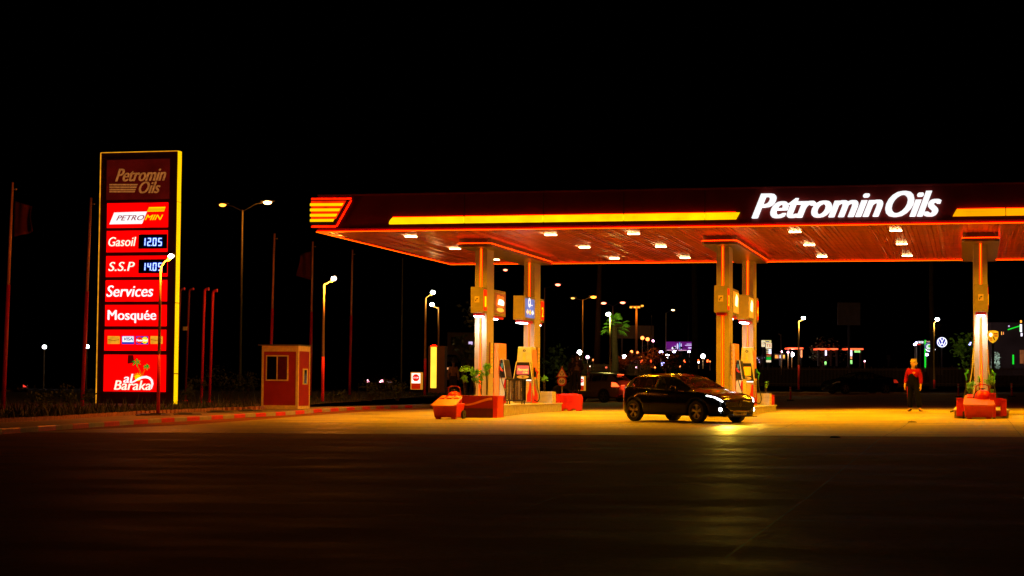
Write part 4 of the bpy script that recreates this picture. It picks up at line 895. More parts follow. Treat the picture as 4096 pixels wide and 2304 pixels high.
b = MB(); b.box(-.35, .42, 0, .4, 0, h); b.build('case', mat('case_dark', (.05, .01, .008), .5), t)
b = MB(); b.box(-.24, .04, -.03, -.001, .2, h-.04); b.build('light_bar', em('bar_yellow', (1, .62, .04), 1.5, .1), t, bevel=.02)
b = MB(); b.tube([(-.24, 0, h-.02), (-.1, 0, h+.05), (.04, 0, h-.02)], .02, 6); b.build('top_arc', M['neon'], t)
# roundabout triangle and 60 disc on a post
a = W(2248, 1600, 82); k = px_m(82); t = thing('road_sign', 'road sign post with roundabout triangle above a 60 speed disc', 'road sign', tuple(a))
b = MB(); b.tube([(0, 0, 0), (0, 0, 1.5)], .03, 8); b.build('post', M['pole'], t)
zc = (1600-1490)/k; r_ = 23/k; b = MB(); b.prism([(-r_, zc-r_*.8), (r_, zc-r_*.8), (0, zc+r_*1.0)], -.05, -.04); tri = b.build('triangle_plate', mat('sign_red', (.6, .05, .03), .5), t, bevel=.006)
r2 = r_*.74; b = MB(); b.prism([(-r2, zc-r_*.66), (r2, zc-r_*.66), (0, zc+r2*.95)], -.056, -.051); b.build('triangle_face', mat('sign_face', (.9, .8, .6), .5), tri)
b = MB()
for j in range(3):
    a0 = rad(120*j+50); pts = [(r_*.32*math.cos(a0+rad(q)), zc-r_*.2+r_*.32*math.sin(a0+rad(q))) for q in (0, 25, 50, 72)]
    b.tube([(x, -.06, z) for x, z in pts], [r_*.045, r_*.05, r_*.055, r_*.01], 5); x, z = pts[-1]; b.disc((x, z), r_*.09, -.066, -.058, 'XZ', 3)
b.build('arrows', M['black'], tri)
zc = (1600-1525)/k; r_ = 19.5/k; b = MB(); b.disc((0, zc), r_, -.05, -.04, 'XZ', 28); dd = b.build('speed_disc', MATS['sign_red'], t)
b = MB(); b.disc((0, zc), r_*.72, -.056, -.051, 'XZ', 28); b.build('disc_face', MATS['sign_face'], dd); text_mb('60', (-r_*.48, r_*.48, zc-r_*.33, zc+r_*.33), (-.064, -.057), 0, .02).build('number', M['black'], dd)
lamp('AREA', 'none', (0, 0, 0), 0.001, (1, 1, 1)); bpy.data.objects.remove(bpy.data.objects['none'])
# striped bollards
for i, px in enumerate((2350, 2356, 2362)):
    a = W(px, 1525-i*4, 100+i*6); k = px_m(100+i*6); t = thing('bollard', ['left', 'middle', 'right'][i]+' one of three thin red and white marker posts behind the stop totem', 'bollard', tuple(a), 0, 'thin marker posts')
    for j in range(5): b = MB(); b.tube([(0, 0, j*.16), (0, 0, j*.16+.16)], .03, 6); b.build('band', M['red'] if j % 2 == 0 else M['white'], t)
for i, (px, py) in enumerate(((3162, 1578), (3834, 1575), (4047, 1570))):
    a = G(px, min(py+4, 1590)); a = at(px, 96 if i == 0 else 100); t = thing('bollard', ['rubber footed marker post in the dark lane right of the second island', 'dark marker post in the lane left of the rightmost column', 'dark marker post in the lane at the right edge'][i], 'bollard', tuple(a), 0, 'marker posts in the back lane')
    b = MB(); b.tube([(0, 0, .05), (0, 0, .72)], .05, 8); b.build('post', M['polered'], t)
    b = MB(); b.tube([(0, 0, .0), (0, 0, .05)], .2, 10); b.build('foot', M['rubber'], t)
    b = MB(); b.tube([(0, 0, .5), (0, 0, .58)], .053, 8); b.tube([(0, 0, .66), (0, 0, .69)], .053, 8); b.build('reflective_band', M['white'], t)

# ------------------------------------------------------------------ vehicles
def ip(pts, x):
    if x <= pts[0][0]: return pts[0][1]
    for (a, b), (c, d) in zip(pts, pts[1:]):
        if x <= c:
            t = (x-a)/(c-a); return b+(d-b)*t
    return pts[-1][1]
def smooth_ip(pts, x, r=.06): return sum(ip(pts, x+r*k) for k in (-1.5, -.75, 0, .75, 1.5))/5
def car(label, cat, loc, heading, P, paint, group=None, name='parked_car'):
    L, hw, rw = P['L'], P['W']/2, P['rw']; ax = P['axles']
    t = thing(name, label, cat, loc, heading, group)
    glass = mat('car_glass', (.02, .015, .01), .04, 0, alpha=.35, coat=.3)
    zb = P.get('zb', .2)
    def sec(x):
        top = smooth_ip(P['top'], x, .05); belt = min(ip(P['belt'], x), top-.03); w_ = smooth_ip([(a, b*hw) for a, b in P['plan']], x, .04)
        cab = ip(P['cab'], x); wr = w_*(.93-.26*cab); edge = max(top-.05-.02*cab, belt+.008)
        zl = ip(P['low'], x); arch = 0
        for a in ax:
            q = (rw+.055)**2-(x-a)**2
            if q > 0: arch = max(arch, rw+math.sqrt(q)*1.0-.01)
        zl = max(zl, arch)
        z = [zl, zl, max(zl+.02, zl+(.45-zl)*.4), max(.60*P['hs'], zl+.04), max(.76*P['hs'], zl+.06)]
        z = [min(q, belt-.005*(5-i)) for i, q in enumerate(z)]
        A5 = (w_*.945, belt); A6 = (wr, edge); A7 = (wr*.8, top-.02)
        mixp = lambda p, q, s: (p[0]+(q[0]-p[0])*s, p[1]+(q[1]-p[1])*s)
        return [(w_*.7, z[0]), (w_*.93, z[1]), (w_*.985, z[2]), (w_*1.0, z[3]), (w_*.99, z[4]), A5, mixp(A5, A6, .1), mixp(A5, A6, .9), A6, mixp(A6, A7, .25), A7, (wr*.4, top-.004), (0, top)]
    xs = sorted(set([0, .015, .05, .1, L-.1, L-.05, L-.015, L]+[.06*i for i in range(1, int(L/.06))]+[round(a+d, 3) for a in ax for d in (-rw-.054, rw+.054)]))
    SX = [sec(x) for x in xs]; n = len(SX[0])
    sw = P['swin']; ws = P['ws']; rwn = P['rwin']
    for s in (1,):
        b = MB(); vs = [(x, s_*p[0], p[1]) for s_ in (1, -1) for x, S_ in zip(xs, SX) for p in S_]; N = len(xs)*n; fs = []
        gl = {'side': [], 'ws': [], 'rw': []}
        for side in (0, 1):
            for i in range(len(xs)-1):
                xm = (xs[i]+xs[i+1])/2
                for j in range(n-1):
                    f = tuple(side*N+q for q in (i*n+j, (i+1)*n+j, (i+1)*n+j+1, i*n+j+1))
                    if j == 6 and any(a < xm < c for a, c in sw): gl['side'].append((side, f)); continue
                    if j >= 9 and ws[0] < xm < ws[1]: gl['ws'].append((side, f)); continue
                    if j >= 9 and rwn[0] < xm < rwn[1]: gl['rw'].append((side, f)); continue
                    fs.append(f)
        for i_ in (0, len(xs)-1):
            fs.append(tuple(i_*n+j for j in range(n))+tuple(N+i_*n+j for j in range(n-2, -1, -1)))
        b.add(vs, fs); b.build('body', paint, t, smooth=True)
        for side in (0, 1):
            for (a, c) in sw:
                ff = [f for s_, f in gl['side'] if s_ == side and a < vs[f[0]][0]+.02 and vs[f[1]][0]-.02 < c]
                g_ = MB(); g_.add(vs, ff); _drop(g_).build('side_window', glass, t, smooth=True)
        g_ = MB(); g_.add(vs, [f for s_, f in gl['ws']]); _drop(g_).build('windscreen', glass, t, smooth=True)
        if gl['rw']: g_ = MB(); g_.add(vs, [f for s_, f in gl['rw']]); _drop(g_).build('rear_window', glass, t, smooth=True)
    def patch(nm, m, xa, xb, ia, ib, sides=(1, -1), off=.008, nx=6, parent=None, taper=0.):
        out = []
        for s in sides:
            b = MB(); v = []; 
            for i in range(nx+1):
                x = xa+(xb-xa)*i/nx; S_ = sec(x)
                for j in range(4):
                    q0 = ia+(ib-ia)*taper*(1-i/nx); q = q0+(ib-q0)*j/3; k0 = min(int(q), n-2); f = q-k0
                    y = S_[k0][0]*(1-f)+S_[k0+1][0]*f; z = S_[k0][1]*(1-f)+S_[k0+1][1]*f
                    v.append((x+(off if xb > L-.3 else -off if xa < .3 else 0), s*(y+off), z+.001))
            b.add(v, [(i*4+j, (i+1)*4+j, (i+1)*4+j+1, i*4+j+1) for i in range(nx) for j in range(3)]); o = b.build(nm, m, parent or t); so = o.modifiers.new('t', 'SOLIDIFY'); so.thickness = .006; out.append(o)
        return out
    # wheels
    for a in ax:
        for s in (1, -1):
            y1 = s*(hw-.015); y0 = s*(hw-.21)
            b = MB(); N_ = 26; pr = [(rw*.64, y0), (rw*.93, y0), (rw, y0+s*.04), (rw, y1-s*.04), (rw*.94, y1), (rw*.66, y1), (rw*.64, y1-s*.04)]
            v = [(a+r_*math.cos(2*math.pi*i/N_), y, rw+r_*math.sin(2*math.pi*i/N_)) for i in range(N_) for r_, y in pr]; k = len(pr)
            b.add(v, [(i*k+j, ((i+1) % N_)*k+j, ((i+1) % N_)*k+(j+1) % k, i*k+(j+1) % k) for i in range(N_) for j in range(k)])
            wh = b.build('wheel', M['rubber'], t, smooth=False)
            b = MB(); yr = y1-s*.02; b.ring((a, rw), rw*.60, rw*.66, yr-s*.05, yr, 'XZ', 26); b.disc((a, rw), rw*.13, yr-s*.05, yr+s*.003, 'XZ', 12)
            for q in range(5):
                for dd in (-.17, .17):
                    a0 = 2*math.pi*q/5+.3; a1 = a0+dd; p0 = (a+rw*.1*math.cos(a0), rw+rw*.1*math.sin(a0)); p1 = (a+rw*.62*math.cos(a1), rw+rw*.62*math.sin(a1)); nx_, ny_ = -math.sin(a1)*rw*.045, math.cos(a1)*rw*.045
                    b.prism([(p0[0]-nx_, p0[1]-ny_), (p1[0]-nx_*1.3, p1[1]-ny_*1.3), (p1[0]+nx_*1.3, p1[1]+ny_*1.3), (p0[0]+nx_, p0[1]+ny_)], yr-s*.03, yr-s*.004+dd*.004)
            b.build('rim', mat('rim_alloy', (.5, .48, .45), .3, .8), wh)
            b = MB(); b.disc((a, rw), rw*.63, yr-s*.09, yr-s*.07, 'XZ', 20); b.build('brake_backing', M['black'], wh)
    b = MB(); b.box(.25, L-.25, -hw*.72, hw*.72, zb+.01, .55); b.build('underbody', M['black'], t)
    # seats and dashboard
    if P.get('seats', True):
        for x, ys_ in ((ip([(0, 0)], 0)+P['seatx'][0], (-.36, .36)), (P['seatx'][1], (-.38, .0, .38))):
            for y in ys_:
                b = MB(); b.box(x-.12, x+.0, y-.22, y+.22, .5, 1.08*P['hs'], .02, .04); b.box(x-.09, x-.01, y-.1, y+.1, 1.1*P['hs'], 1.27*P['hs'], .01, .02); b.box(x, x+.45, y-.24, y+.24, .45, .6); b.build('seat', mat('seat_fabric', (.1, .06, .04), .9), t, bevel=.02)
        b = MB(); b.box(ws[1]-.5, ws[1]-.15, -hw*.8, hw*.8, .6, .92*P['hs']); b.build('dashboard', M['black'], t, bevel=.03)
        sx = ws[1]-.62; b = MB(); v = [(sx+.05*math.sin(q*.4), .36+.17*math.cos(q*.4), .98*P['hs']+.16*math.sin(q*.4)) for q in range(17)]; b.tube(v, .014, 6); b.build('steering_wheel', M['black'], t)
    # mirrors, handles
    mx = P['mirror']
    for s in (1, -1):
        zc = ip(P['belt'], mx)+.07; b = MB(); b.ball((mx, s*(hw+.10), zc), .09, .12, .075, 12, 8); b.tube([(mx+.02, s*hw*.93, zc-.07), (mx, s*(hw+.05), zc-.02)], .02, 6); b.build('side_mirror', paint, t, smooth=True)
        for hx in P['handles']:
            zc = ip(P['belt'], hx)-.12; S_ = sec(hx); y = s*(hw*.985); b = MB(); b.box(hx-.1, hx+.08, y-.01, y+.022 if s > 0 else y+.01, zc-.012, zc+.014) if s > 0 else b.box(hx-.1, hx+.08, y-.022, y+.01, zc-.012, zc+.014); b.build('door_handle', M['chrome'] if P.get('chrome') else paint, t, bevel=.005)
        v = []
        for i in range(18):
            x = P['trim'][0]+(P['trim'][1]-P['trim'][0])*i/17; S_ = sec(x); v.append((x, s*(S_[5][0]+.004), S_[5][1]+.005))
        b = MB(); b.tube(v, .009, 5); b.build('window_trim', M['chrome'], t)
        for dx in P['doors']:
            b = MB(); v = [(dx, s*(p[0]+.0015), p[1]) for p in sec(dx)[2:6]]; b.tube(v, .004, 4); b.build('door_gap', M['black'], t)
    return t, sec, patch
def _drop(g):
    used = sorted({i for f in g.f for i in f}); mp = {a: i for i, a in enumerate(used)}
    g.v = [g.v[a] for a in used]; g.f = [tuple(mp[i] for i in f) for f in g.f]; return g
HB = dict(L=4.36, W=1.81, rw=.325, axles=(.80, 3.47), hs=1., zb=.2,
    top=[(0, .80), (.03, .92), (.10, 1.02), (.22, 1.14), (.42, 1.33), (.55, 1.385), (1.0, 1.43), (1.7, 1.45), (2.1, 1.43), (2.45, 1.36), (2.8, 1.21), (3.22, 1.0), (3.35, .965), (3.8, .90), (4.1, .83), (4.25, .76), (4.33, .68), (4.36, .6)],
    belt=[(0, .76), (.1, .98), (.5, 1.03), (1.2, .985), (2.6, .92), (3.2, .89), (3.9, .80), (4.2, .73), (4.36, .56)],
    plan=[(0, .5), (.06, .66), (.25, .86), (.8, .98), (2.2, 1.0), (3.5, .98), (3.95, .92), (4.2, .82), (4.3, .72), (4.36, .62)],
    cab=[(0, .15), (.2, .5), (.5, 1), (2.4, 1), (3.2, .35), (3.4, 0), (4.36, 0)], low=[(0, .42), (.15, .27), (.4, .22), (3.9, .19), (4.25, .2), (4.36, .27)],
    swin=[(.62, .86), (.9, 1.5), (1.56, 2.62)], ws=(2.42, 3.2), rwin=(.13, .42), seatx=(1.95, 1.05), mirror=2.65, handles=(1.35, 2.25), chrome=True, trim=(.45, 2.95), doors=(.95, 1.5, 2.62))
blackp = mat('black_car_paint', (.004, .003, .002), .14, .0, noise=.05, coat=.1, spec=.12)
r1, r2_, r3 = G(2540, 1687), G(2790, 1690), G(2956, 1692)
th = math.atan2(r2_[1]-r1[1], r2_[0]-r1[0])
# rear-left... near-side wheels give position; the heading is set from the photographed wheel spread
Zc = 55.6; rr = W(2540, 1680, Zc); hd = YAW-rad(51); 
dirx = Vector((math.cos(hd), math.sin(hd), 0)); left = Vector((-dirx.y, dirx.x, 0))
orig = Vector(rr)-dirx*.80+left*.80; orig.z = gz(rr[0]+1, rr[1])-.0
print('car ground', rr, gz(rr[0], rr[1]))
hb, sec, patch = car('black hatchback with white headlights on, driving past the second island', 'car', orig, hd, HB, blackp, name='hatchback_car')
for s_, o_ in zip((1, -1), patch('headlight', em('headlight_glow', (.9, .92, 1), 14), 3.82, 4.30, 3.45, 4.85, taper=.7)): pass
patch('tail_light', mat('tail_lens', (.4, .01, .01), .2, 0, (1, .04, .01), .35), .02, .3, 3.7, 4.9)
patch('rear_reflector', mat('tail_lens', (.4, .01, .01)), .03, .12, 2.2, 2.6)
for s in (1, -1):
    b = MB(); b.ball((4.245, s*.66, .40), .05, .07, .055, 12, 8); b.build('fog_light', em('fog_glow', (.9, .93, 1), 18), hb, smooth=True)
    b = MB(); b.box(4.22, 4.27, s*.5-.06, s*.5+.09, .385, .41); b.build('fog_trim', M['chrome'], hb)
    lamp('SPOT', 'headlight_beam', (4.45, s*.62, .66), 1200 if s < 0 else 80, (1, .62, .05), hb, size=.06, angle=46 if s < 0 else 100, blend=1, direction=(1, -.75, -.10) if s < 0 else (1, -.4, -.14))
    lamp('SPOT', 'fog_beam', (4.36, s*.6, .40), 9, (1, .6, .1), hb, size=.05, angle=110, blend=.8, direction=(1, s*.2, -.2))
b = MB(); b.prism([(-.62, .62), (.62, .62), (.55, .47), (.35, .36), (-.35, .36), (-.55, .47)], 4.345, 4.372, 'YZ'); gr = b.build('grille', M['black'], hb)
b = MB()
for z, w_ in ((.61, .60), (.56, .58), (.50, .52)): b.box(4.373, 4.38, -w_, w_, z-.006, z+.006)
b.build('grille_bar', M['chrome'], gr)
b = MB(); b.tube([(4.375, -.56, .48), (4.38, -.36, .355), (4.38, .36, .355), (4.375, .56, .48)], .008, 5); b.build('lower_trim', M['chrome'], gr)
b = MB(); o1 = [(0, .09), (.055, 0), (0, -.09), (-.055, 0)]; k = .55
for i in range(4):
    p, q = o1[i], o1[(i+1) % 4]; b.prism([(p[0], .55+p[1]), (q[0], .55+q[1]), (q[0]*k, .55+q[1]*k), (p[0]*k, .55+p[1]*k)], 4.381, 4.40, 'YZ')
b.build('diamond_emblem', M['chrome'], gr)
b = MB(); b.box(4.365, 4.385, -.27, .27, .235, .345); pl = b.build('number_plate', mat('plate_white', (.7, .6, .45), .4), hb, bevel=.004)
m_ = text_mb('32898', (-.245, .04, .26, .32), (4.392, 4.386), 0, .01, 'YZ'); m_.build('plate_text', M['black'], pl)
m_ = text_mb('|17', (.09, .245, .26, .32), (4.392, 4.386), 0, .01, 'YZ'); m_.build('plate_text', M['black'], pl)
b = MB(); b.box(4.37, 4.39, -.7, .7, .19, .21); b.build('lip', M['black'], hb)
b = MB(); b.tube([(2.62, -.62, .985), (2.98, -.1, .99+.08)], .012, 5); b.build('wiper', M['black'], hb)

SUVP = dict(L=4.69, W=1.88, rw=.36, axles=(.95, 3.65), hs=1.16, zb=.25,
    top=[(0, .95), (.04, 1.05), (.12, 1.18), (.35, 1.42), (.6, 1.58), (.8, 1.63), (1.6, 1.68), (2.2, 1.67), (2.6, 1.6), (3.0, 1.4), (3.45, 1.12), (3.8, 1.06), (4.3, .97), (4.55, .88), (4.69, .7)],
    belt=[(0, .92), (.15, 1.12), (.6, 1.18), (2.5, 1.07), (3.4, 1.03), (4.2, .92), (4.69, .68)], plan=[(0, .82), (.1, .92), (.4, .98), (4.0, .98), (4.4, .88), (4.69, .68)],
    cab=[(0, .15), (.2, .5), (.6, 1), (2.6, 1), (3.4, .35), (3.6, 0), (4.69, 0)], low=[(0, .45), (.2, .32), (4.4, .28), (4.69, .36)],
    swin=[(.75, 1.15), (1.2, 1.8), (1.86, 2.85)], ws=(2.6, 3.42), rwin=(.16, .56), seatx=(2.25, 1.35), mirror=2.85, handles=(1.65, 2.55), chrome=False, trim=(.6, 3.1), doors=(1.15, 1.82, 2.9))
silver = mat('grey_car_paint', (.4, .3, .22), .35, .2, noise=.05, coat=.8)
Zs = 110.; pw = at(2525, Zs); hs_ = YAW+rad(90+52)
pw = at(2500, Zs)
hd2 = YAW+rad(180-38)      # drives away to the left: the tail faces the camera on the right
dx2 = Vector((math.cos(hd2), math.sin(hd2), 0)); l2 = Vector((-dx2.y, dx2.x, 0))
base = W(2424, 1611, Zs); base = Vector(base)-dx2*.95-l2*.8
sv, sec2, patch2 = car('grey SUV seen from behind with red brake lights, beyond the hatchback', 'car', base, hd2, SUVP, silver, name='suv_car')
sv.scale = (1.08, 1.08, 1.08)
patch2('tail_light', em('brake_glow', (1, .06, .01), 5), .0, .42, 4.0, 4.9)
b = MB(); b.box(.42, .5, -.25, .25, 1.53, 1.57); b.xf(Matrix.Translation((-.04, 0, 0))); b.build('brake_light', MATS['brake_glow'], sv)
b = MB(); b.box(-.02, .0, -.26, .26, .78, .88); b.build('number_plate', em('plate_lit', (1, .2, .05), .5, .3, 8), sv)
b = MB(); b.box(-.03, -.0, -.6, .6, .93, .97); b.build('tailgate_trim', M['chrome'], sv)
b = MB()
for s in (-1, 1): b.tube([(.9, s*.6, 1.68), (1.6, s*.62, 1.73), (2.3, s*.6, 1.69)], .02, 5)
b.build('roof_rail', M['chrome'], sv)
lamp('POINT', 'brake_light_glow', (-.5, 0, .9), 25, (1, .05, .01), sv, size=.3)

SD = dict(L=4.8, W=1.85, rw=.345, axles=(.98, 3.86), hs=1., zb=.18,
    top=[(0, .8), (.05, .98), (.4, 1.07), (.9, 1.12), (1.4, 1.3), (1.9, 1.40), (2.6, 1.40), (3.0, 1.3), (3.5, 1.05), (3.7, .99), (4.3, .9), (4.65, .78), (4.8, .6)],
    belt=[(0, .78), (.2, .98), (1.2, 1.0), (2.6, .93), (3.6, .9), (4.4, .78), (4.8, .56)], plan=[(0, .78), (.1, .88), (.5, .97), (4.0, .98), (4.5, .86), (4.8, .64)],
    cab=[(0, 0), (.6, .1), (1.3, .9), (1.7, 1), (2.7, 1), (3.5, .35), (3.7, 0), (4.8, 0)], low=[(0, .4), (.3, .22), (4.5, .2), (4.8, .28)],
    swin=[(1.35, 2.15), (2.22, 3.1)], ws=(2.85, 3.5), rwin=(.95, 1.6), seatx=(2.6, 1.75), mirror=3.15, handles=(2.0, 2.95), chrome=True, trim=(1.1, 3.3), doors=(1.4, 2.18, 3.2))
Zp = 116.; w1, w2 = W(3370, 1578, Zp), W(3541, 1578, Zp+1)
hd3 = math.atan2(w1[1]-w2[1], w1[0]-w2[0]); d3 = Vector((math.cos(hd3), math.sin(hd3), 0)); l3 = Vector((-d3.y, d3.x, 0))
base = Vector(w2)-d3*.98-l3*.8; base.z = gz(w2[0], w2[1])
print('parked', w2[2], base.z)
sd, s3, patch3 = car('black saloon parked in the dark lane left of the attendant', 'car', base, hd3, SD, blackp)
patch3('headlight', mat('lens_off', (.5, .5, .5), .1), 4.2, 4.66, 3.6, 4.8); patch3('tail_light', mat('tail_lens', (.4, .01, .01)), .02, .4, 3.8, 4.8)
# far cars
base = W(110, 1602, 105)
c4, _, p4 = car('dark car with blue lit lamps on the road at the far left edge', 'car', base, YAW+rad(190), SD, blackp, name='parked_car', group='cars far off on the road')
p4('headlight', em('headlight_blue', (.3, .35, 1), 6), 4.35, 4.7, 3.8, 4.6); p4('tail_light', em('tail_dot', (1, .05, .03), 1.2), .02, .2, 4., 4.6)
base = W(1784, 1535, 105); c5, _, p5 = car('dark car with lit plate parked beside the man in the light shirt', 'car', base, YAW+rad(90), SUVP, blackp, group='cars far off on the road')
b = MB(); b.box(-.03, 0, -.3, .3, .8, .92); b.build('number_plate', em('plate_warm', (1, .4, .15), .9, .2), c5)
for i, (px, py, Z, an, lab) in enumerate(((2812, 1466, 260, 90, 'far car with two round red tail lights beyond the dark palm trunk'), (2755, 1466, 280, 100, 'far car with a single red light left of the dark palm trunk'), (2587, 1470, 240, 110, 'far car with red tail light behind the palm fence'), (1497, 1560, 170, 80, 'far car with pink headlights on the road right of the flagpoles'), (2300, 1492, 200, -80, 'van with bright white headlight behind the two standing men'))):
    base = W(px, py, Z); c6, _, p6 = car(lab, 'car', base, YAW+rad(an), HB, mat('dark_car_paint', (.05, .03, .03), .3, .3, coat=.6), group='cars far off on the road')
    if i < 3: p6('tail_light', em('tail_far', (1, .07, .01), 7), .0, .3, 3.2, 5)
    else: p6('tail_light', em('head_far', (1, .35, .45), 6), .0, .25, 3.6, 4.8)
    if i == 4: p6('headlight', em('head_van', (1, .75, .5), 8), 4.1, 4.33, 3.2, 5)

# ------------------------------------------------------------------ people
def skin_mesh(nodes, edges, lv=2):
    """nodes: name -> (x,y,z,r); grows one continuous surface"""
    names = list(nodes); me = bpy.data.meshes.new('sk'); me.from_pydata([nodes[k][:3] for k in names], [(names.index(a), names.index(b)) for a, b in edges], [])
    o = bpy.data.objects.new('sk', me); S.collection.objects.link(o); md = o.modifiers.new('s', 'SKIN'); md.use_smooth_shade = True
    for v, k in zip(me.skin_vertices[0].data, names): r = nodes[k][3]; v.radius = r if isinstance(r, tuple) else (r, r)
    me.skin_vertices[0].data[0].use_root = True
    sb_ = o.modifiers.new('ss', 'SUBSURF'); sb_.levels = lv; sb_.render_levels = lv
    dg = bpy.context.evaluated_depsgraph_get(); out = bpy.data.meshes.new_from_object(o.evaluated_get(dg)); bpy.data.objects.remove(o); return out
def link_mesh(name, me, m, parent):
    me.materials.clear(); me.materials.append(m); me.name = name
    for p in me.polygons: p.use_smooth = True; p.material_index = 0
    o = bpy.data.objects.new(name, me); S.collection.objects.link(o); o.parent = parent; return o
def person(label, loc, rz, H, pose, cl, group=None, detail=True):
    t = thing('person', label, 'person', loc, rz, group); k = H/1.75; t.scale = (k, k, k)
    J = dict(pelvis=(0, 0, .93), waist=(0, 0, 1.08), chest=(0, -.01, 1.27), neckb=(0, 0, 1.43), neck=(0, .01, 1.51), jaw=(0, .035, 1.585), head=(0, .02, 1.66), crown=(0, .01, 1.705))
    for s, q in ((-1, 'l'), (1, 'r')):
        J['sh'+q] = (s*.17, -.005, 1.405); J['el'+q] = (s*.235, -.03, 1.13); J['wr'+q] = (s*.25, .05, .88); J['pa'+q] = (s*.252, .07, .81)
        J['hip'+q] = (s*.09, 0, .88); J['kn'+q] = (s*.10, .02, .48); J['an'+q] = (s*.105, -.02, .085); J['toe'+q] = (s*.13, .14, .035)
    J.update(pose)
    Rb = dict(pelvis=(.15, .11), waist=(.14, .10), chest=(.165, .11), neckb=(.09, .075), neck=.055, jaw=(.062, .075), head=(.066, .082), crown=(.05, .066), sh=.066, el=.044, wr=.029, pa=(.038, .02), hip=.088, kn=.058, an=.04, toe=.038)
    nodes = {a: (*J[a], Rb[a] if a in Rb else Rb[a[:-1]]) for a in J}
    E_ = [('pelvis', 'waist'), ('waist', 'chest'), ('chest', 'neckb'), ('neckb', 'neck'), ('neck', 'jaw'), ('jaw', 'head'), ('head', 'crown')]
    for q in 'lr': E_ += [('chest', 'sh'+q), ('sh'+q, 'el'+q), ('el'+q, 'wr'+q), ('wr'+q, 'pa'+q), ('pelvis', 'hip'+q), ('hip'+q, 'kn'+q), ('kn'+q, 'an'+q), ('an'+q, 'toe'+q)]
    yh = J['head'][1]; 
    nodes['nose'] = (0, J['head'][1]+.112, J['head'][2]-.025, .012); E_.append(('head', 'nose'))
    for s, q in ((-1, 'l'), (1, 'r')):
        nodes['ear'+q] = (s*.088, J['head'][1]-.01, J['head'][2]-.02, .014); E_.append(('head', 'ear'+q))
        if detail:
            px_, py_, pz_ = J['pa'+q]
            for f, (dy, ln) in enumerate(((.028, .075), (.010, .085), (-.009, .08), (-.026, .062))):
                a = 'f%d%s' % (f, q); nodes[a+'1'] = (px_+s*.004, py_+dy, pz_-.035, .0095); nodes[a+'2'] = (px_-s*.003, py_+dy+.004, pz_-.035-ln*.5, .0085); nodes[a+'3'] = (px_-s*.016, py_+dy+.008, pz_-.035-ln*.9, .0075)
                E_ += [('pa'+q, a+'1'), (a+'1', a+'2'), (a+'2', a+'3')]
            nodes['t1'+q] = (px_-s*.01, py_+.045, pz_+.01, .011); nodes['t2'+q] = (px_-s*.018, py_+.06, pz_-.03, .009); E_ += [('pa'+q, 't1'+q), ('t1'+q, 't2'+q)]
    link_mesh('body', skin_mesh(nodes, E_), cl['skin'], t)
    def grow(names, edges, g, extra=None):
        nn = {}
        for a in names: r = nodes[a][3]; gg = g.get(a, g['*']) if isinstance(g, dict) else g; nn[a] = (*nodes[a][:3], tuple(x+gg for x in r) if isinstance(r, tuple) else r+gg)
        if extra:
            for a, v in extra.items(): nn[a] = v
        return skin_mesh(nn, edges)
    up = ['chest', 'waist', 'neckb']; ue = [('waist', 'chest'), ('chest', 'neckb')]
    for q in 'lr': up += ['sh'+q, 'el'+q]; nodes['cuff'+q] = tuple(nodes['el'+q][i]*.2+nodes['wr'+q][i]*.8 for i in range(3))+(.034,); up.append('cuff'+q); ue += [('chest', 'sh'+q), ('sh'+q, 'el'+q), ('el'+q, 'cuff'+q)]
    link_mesh('shirt', grow(up, ue, {'*': .02, 'neckb': .004}), cl['shirt'], t)
    lo = ['pelvis', 'waist']; le = [('pelvis', 'waist')]
    for q in 'lr': nodes['hem'+q] = tuple(nodes['kn'+q][i]*.08+nodes['an'+q][i]*.92 for i in range(3))+(.055,); lo += ['hip'+q, 'kn'+q, 'hem'+q]; le += [('pelvis', 'hip'+q), ('hip'+q, 'kn'+q), ('kn'+q, 'hem'+q)]
    if cl.get('bib'): nodes['bibtop'] = (.01, -.01, 1.35, (.172, .122)); lo.append('bibtop'); le.append(('waist', 'bibtop'))
    link_mesh('overalls' if cl.get('bib') else 'trousers', grow(lo, le, {'*': .027, 'hipl': .015, 'hipr': .015}), cl['trousers'], t)
    for q in 'lr': 
        nn = {'h': (J['an'+q][0], J['an'+q][1]-.035, .045, .045), 'a': (*J['an'+q][:2], .07, .052), 'm': ((J['an'+q][0]+J['toe'+q][0])/2, (J['an'+q][1]+J['toe'+q][1])/2, .045, .048), 't': (J['toe'+q][0], J['toe'+q][1], .035, .042)}
        link_mesh('shoe', skin_mesh(nn, [('h', 'a'), ('a', 'm'), ('m', 't')]), cl['shoe'], t)
    hx, hy, hz = J['head']; nn = {'a': (hx, hy-.03, hz+.035, (.080, .085)), 'b': (hx, hy-.005, hz+.065, (.068, .082)), 'c': (hx, hy-.055, hz-.02, (.068, .04))}
    link_mesh('hair', skin_mesh(nn, [('a', 'b'), ('a', 'c')]), cl['hair'], t)
    if detail:
        for s in (-1, 1): b = MB(); b.ball((s*.03, hy+.086, hz-.0), .011, .008, .008, 8, 5); b.build('eye', M['black'], t)
        b = MB(); b.ball((0, J['jaw'][1]+.068, J['jaw'][2]+.012), .024, .01, .006, 8, 5); b.build('mouth', mat('lips', (.35, .12, .08), .6), t)
    return t
skin1 = mat('skin', (.55, .33, .2), .55, noise=.05)
C1 = dict(skin=skin1, shirt=mat('red_shirt', (.27, .002, .002), .8, spec=.1), trousers=mat('navy_overalls', (.004, .004, .010), .9, noise=.3, spec=.05), shoe=M['black'], hair=mat('grey_hair', (.45, .36, .24), .85), bib=True)
pz = W(3654, 1646, 63.7); 
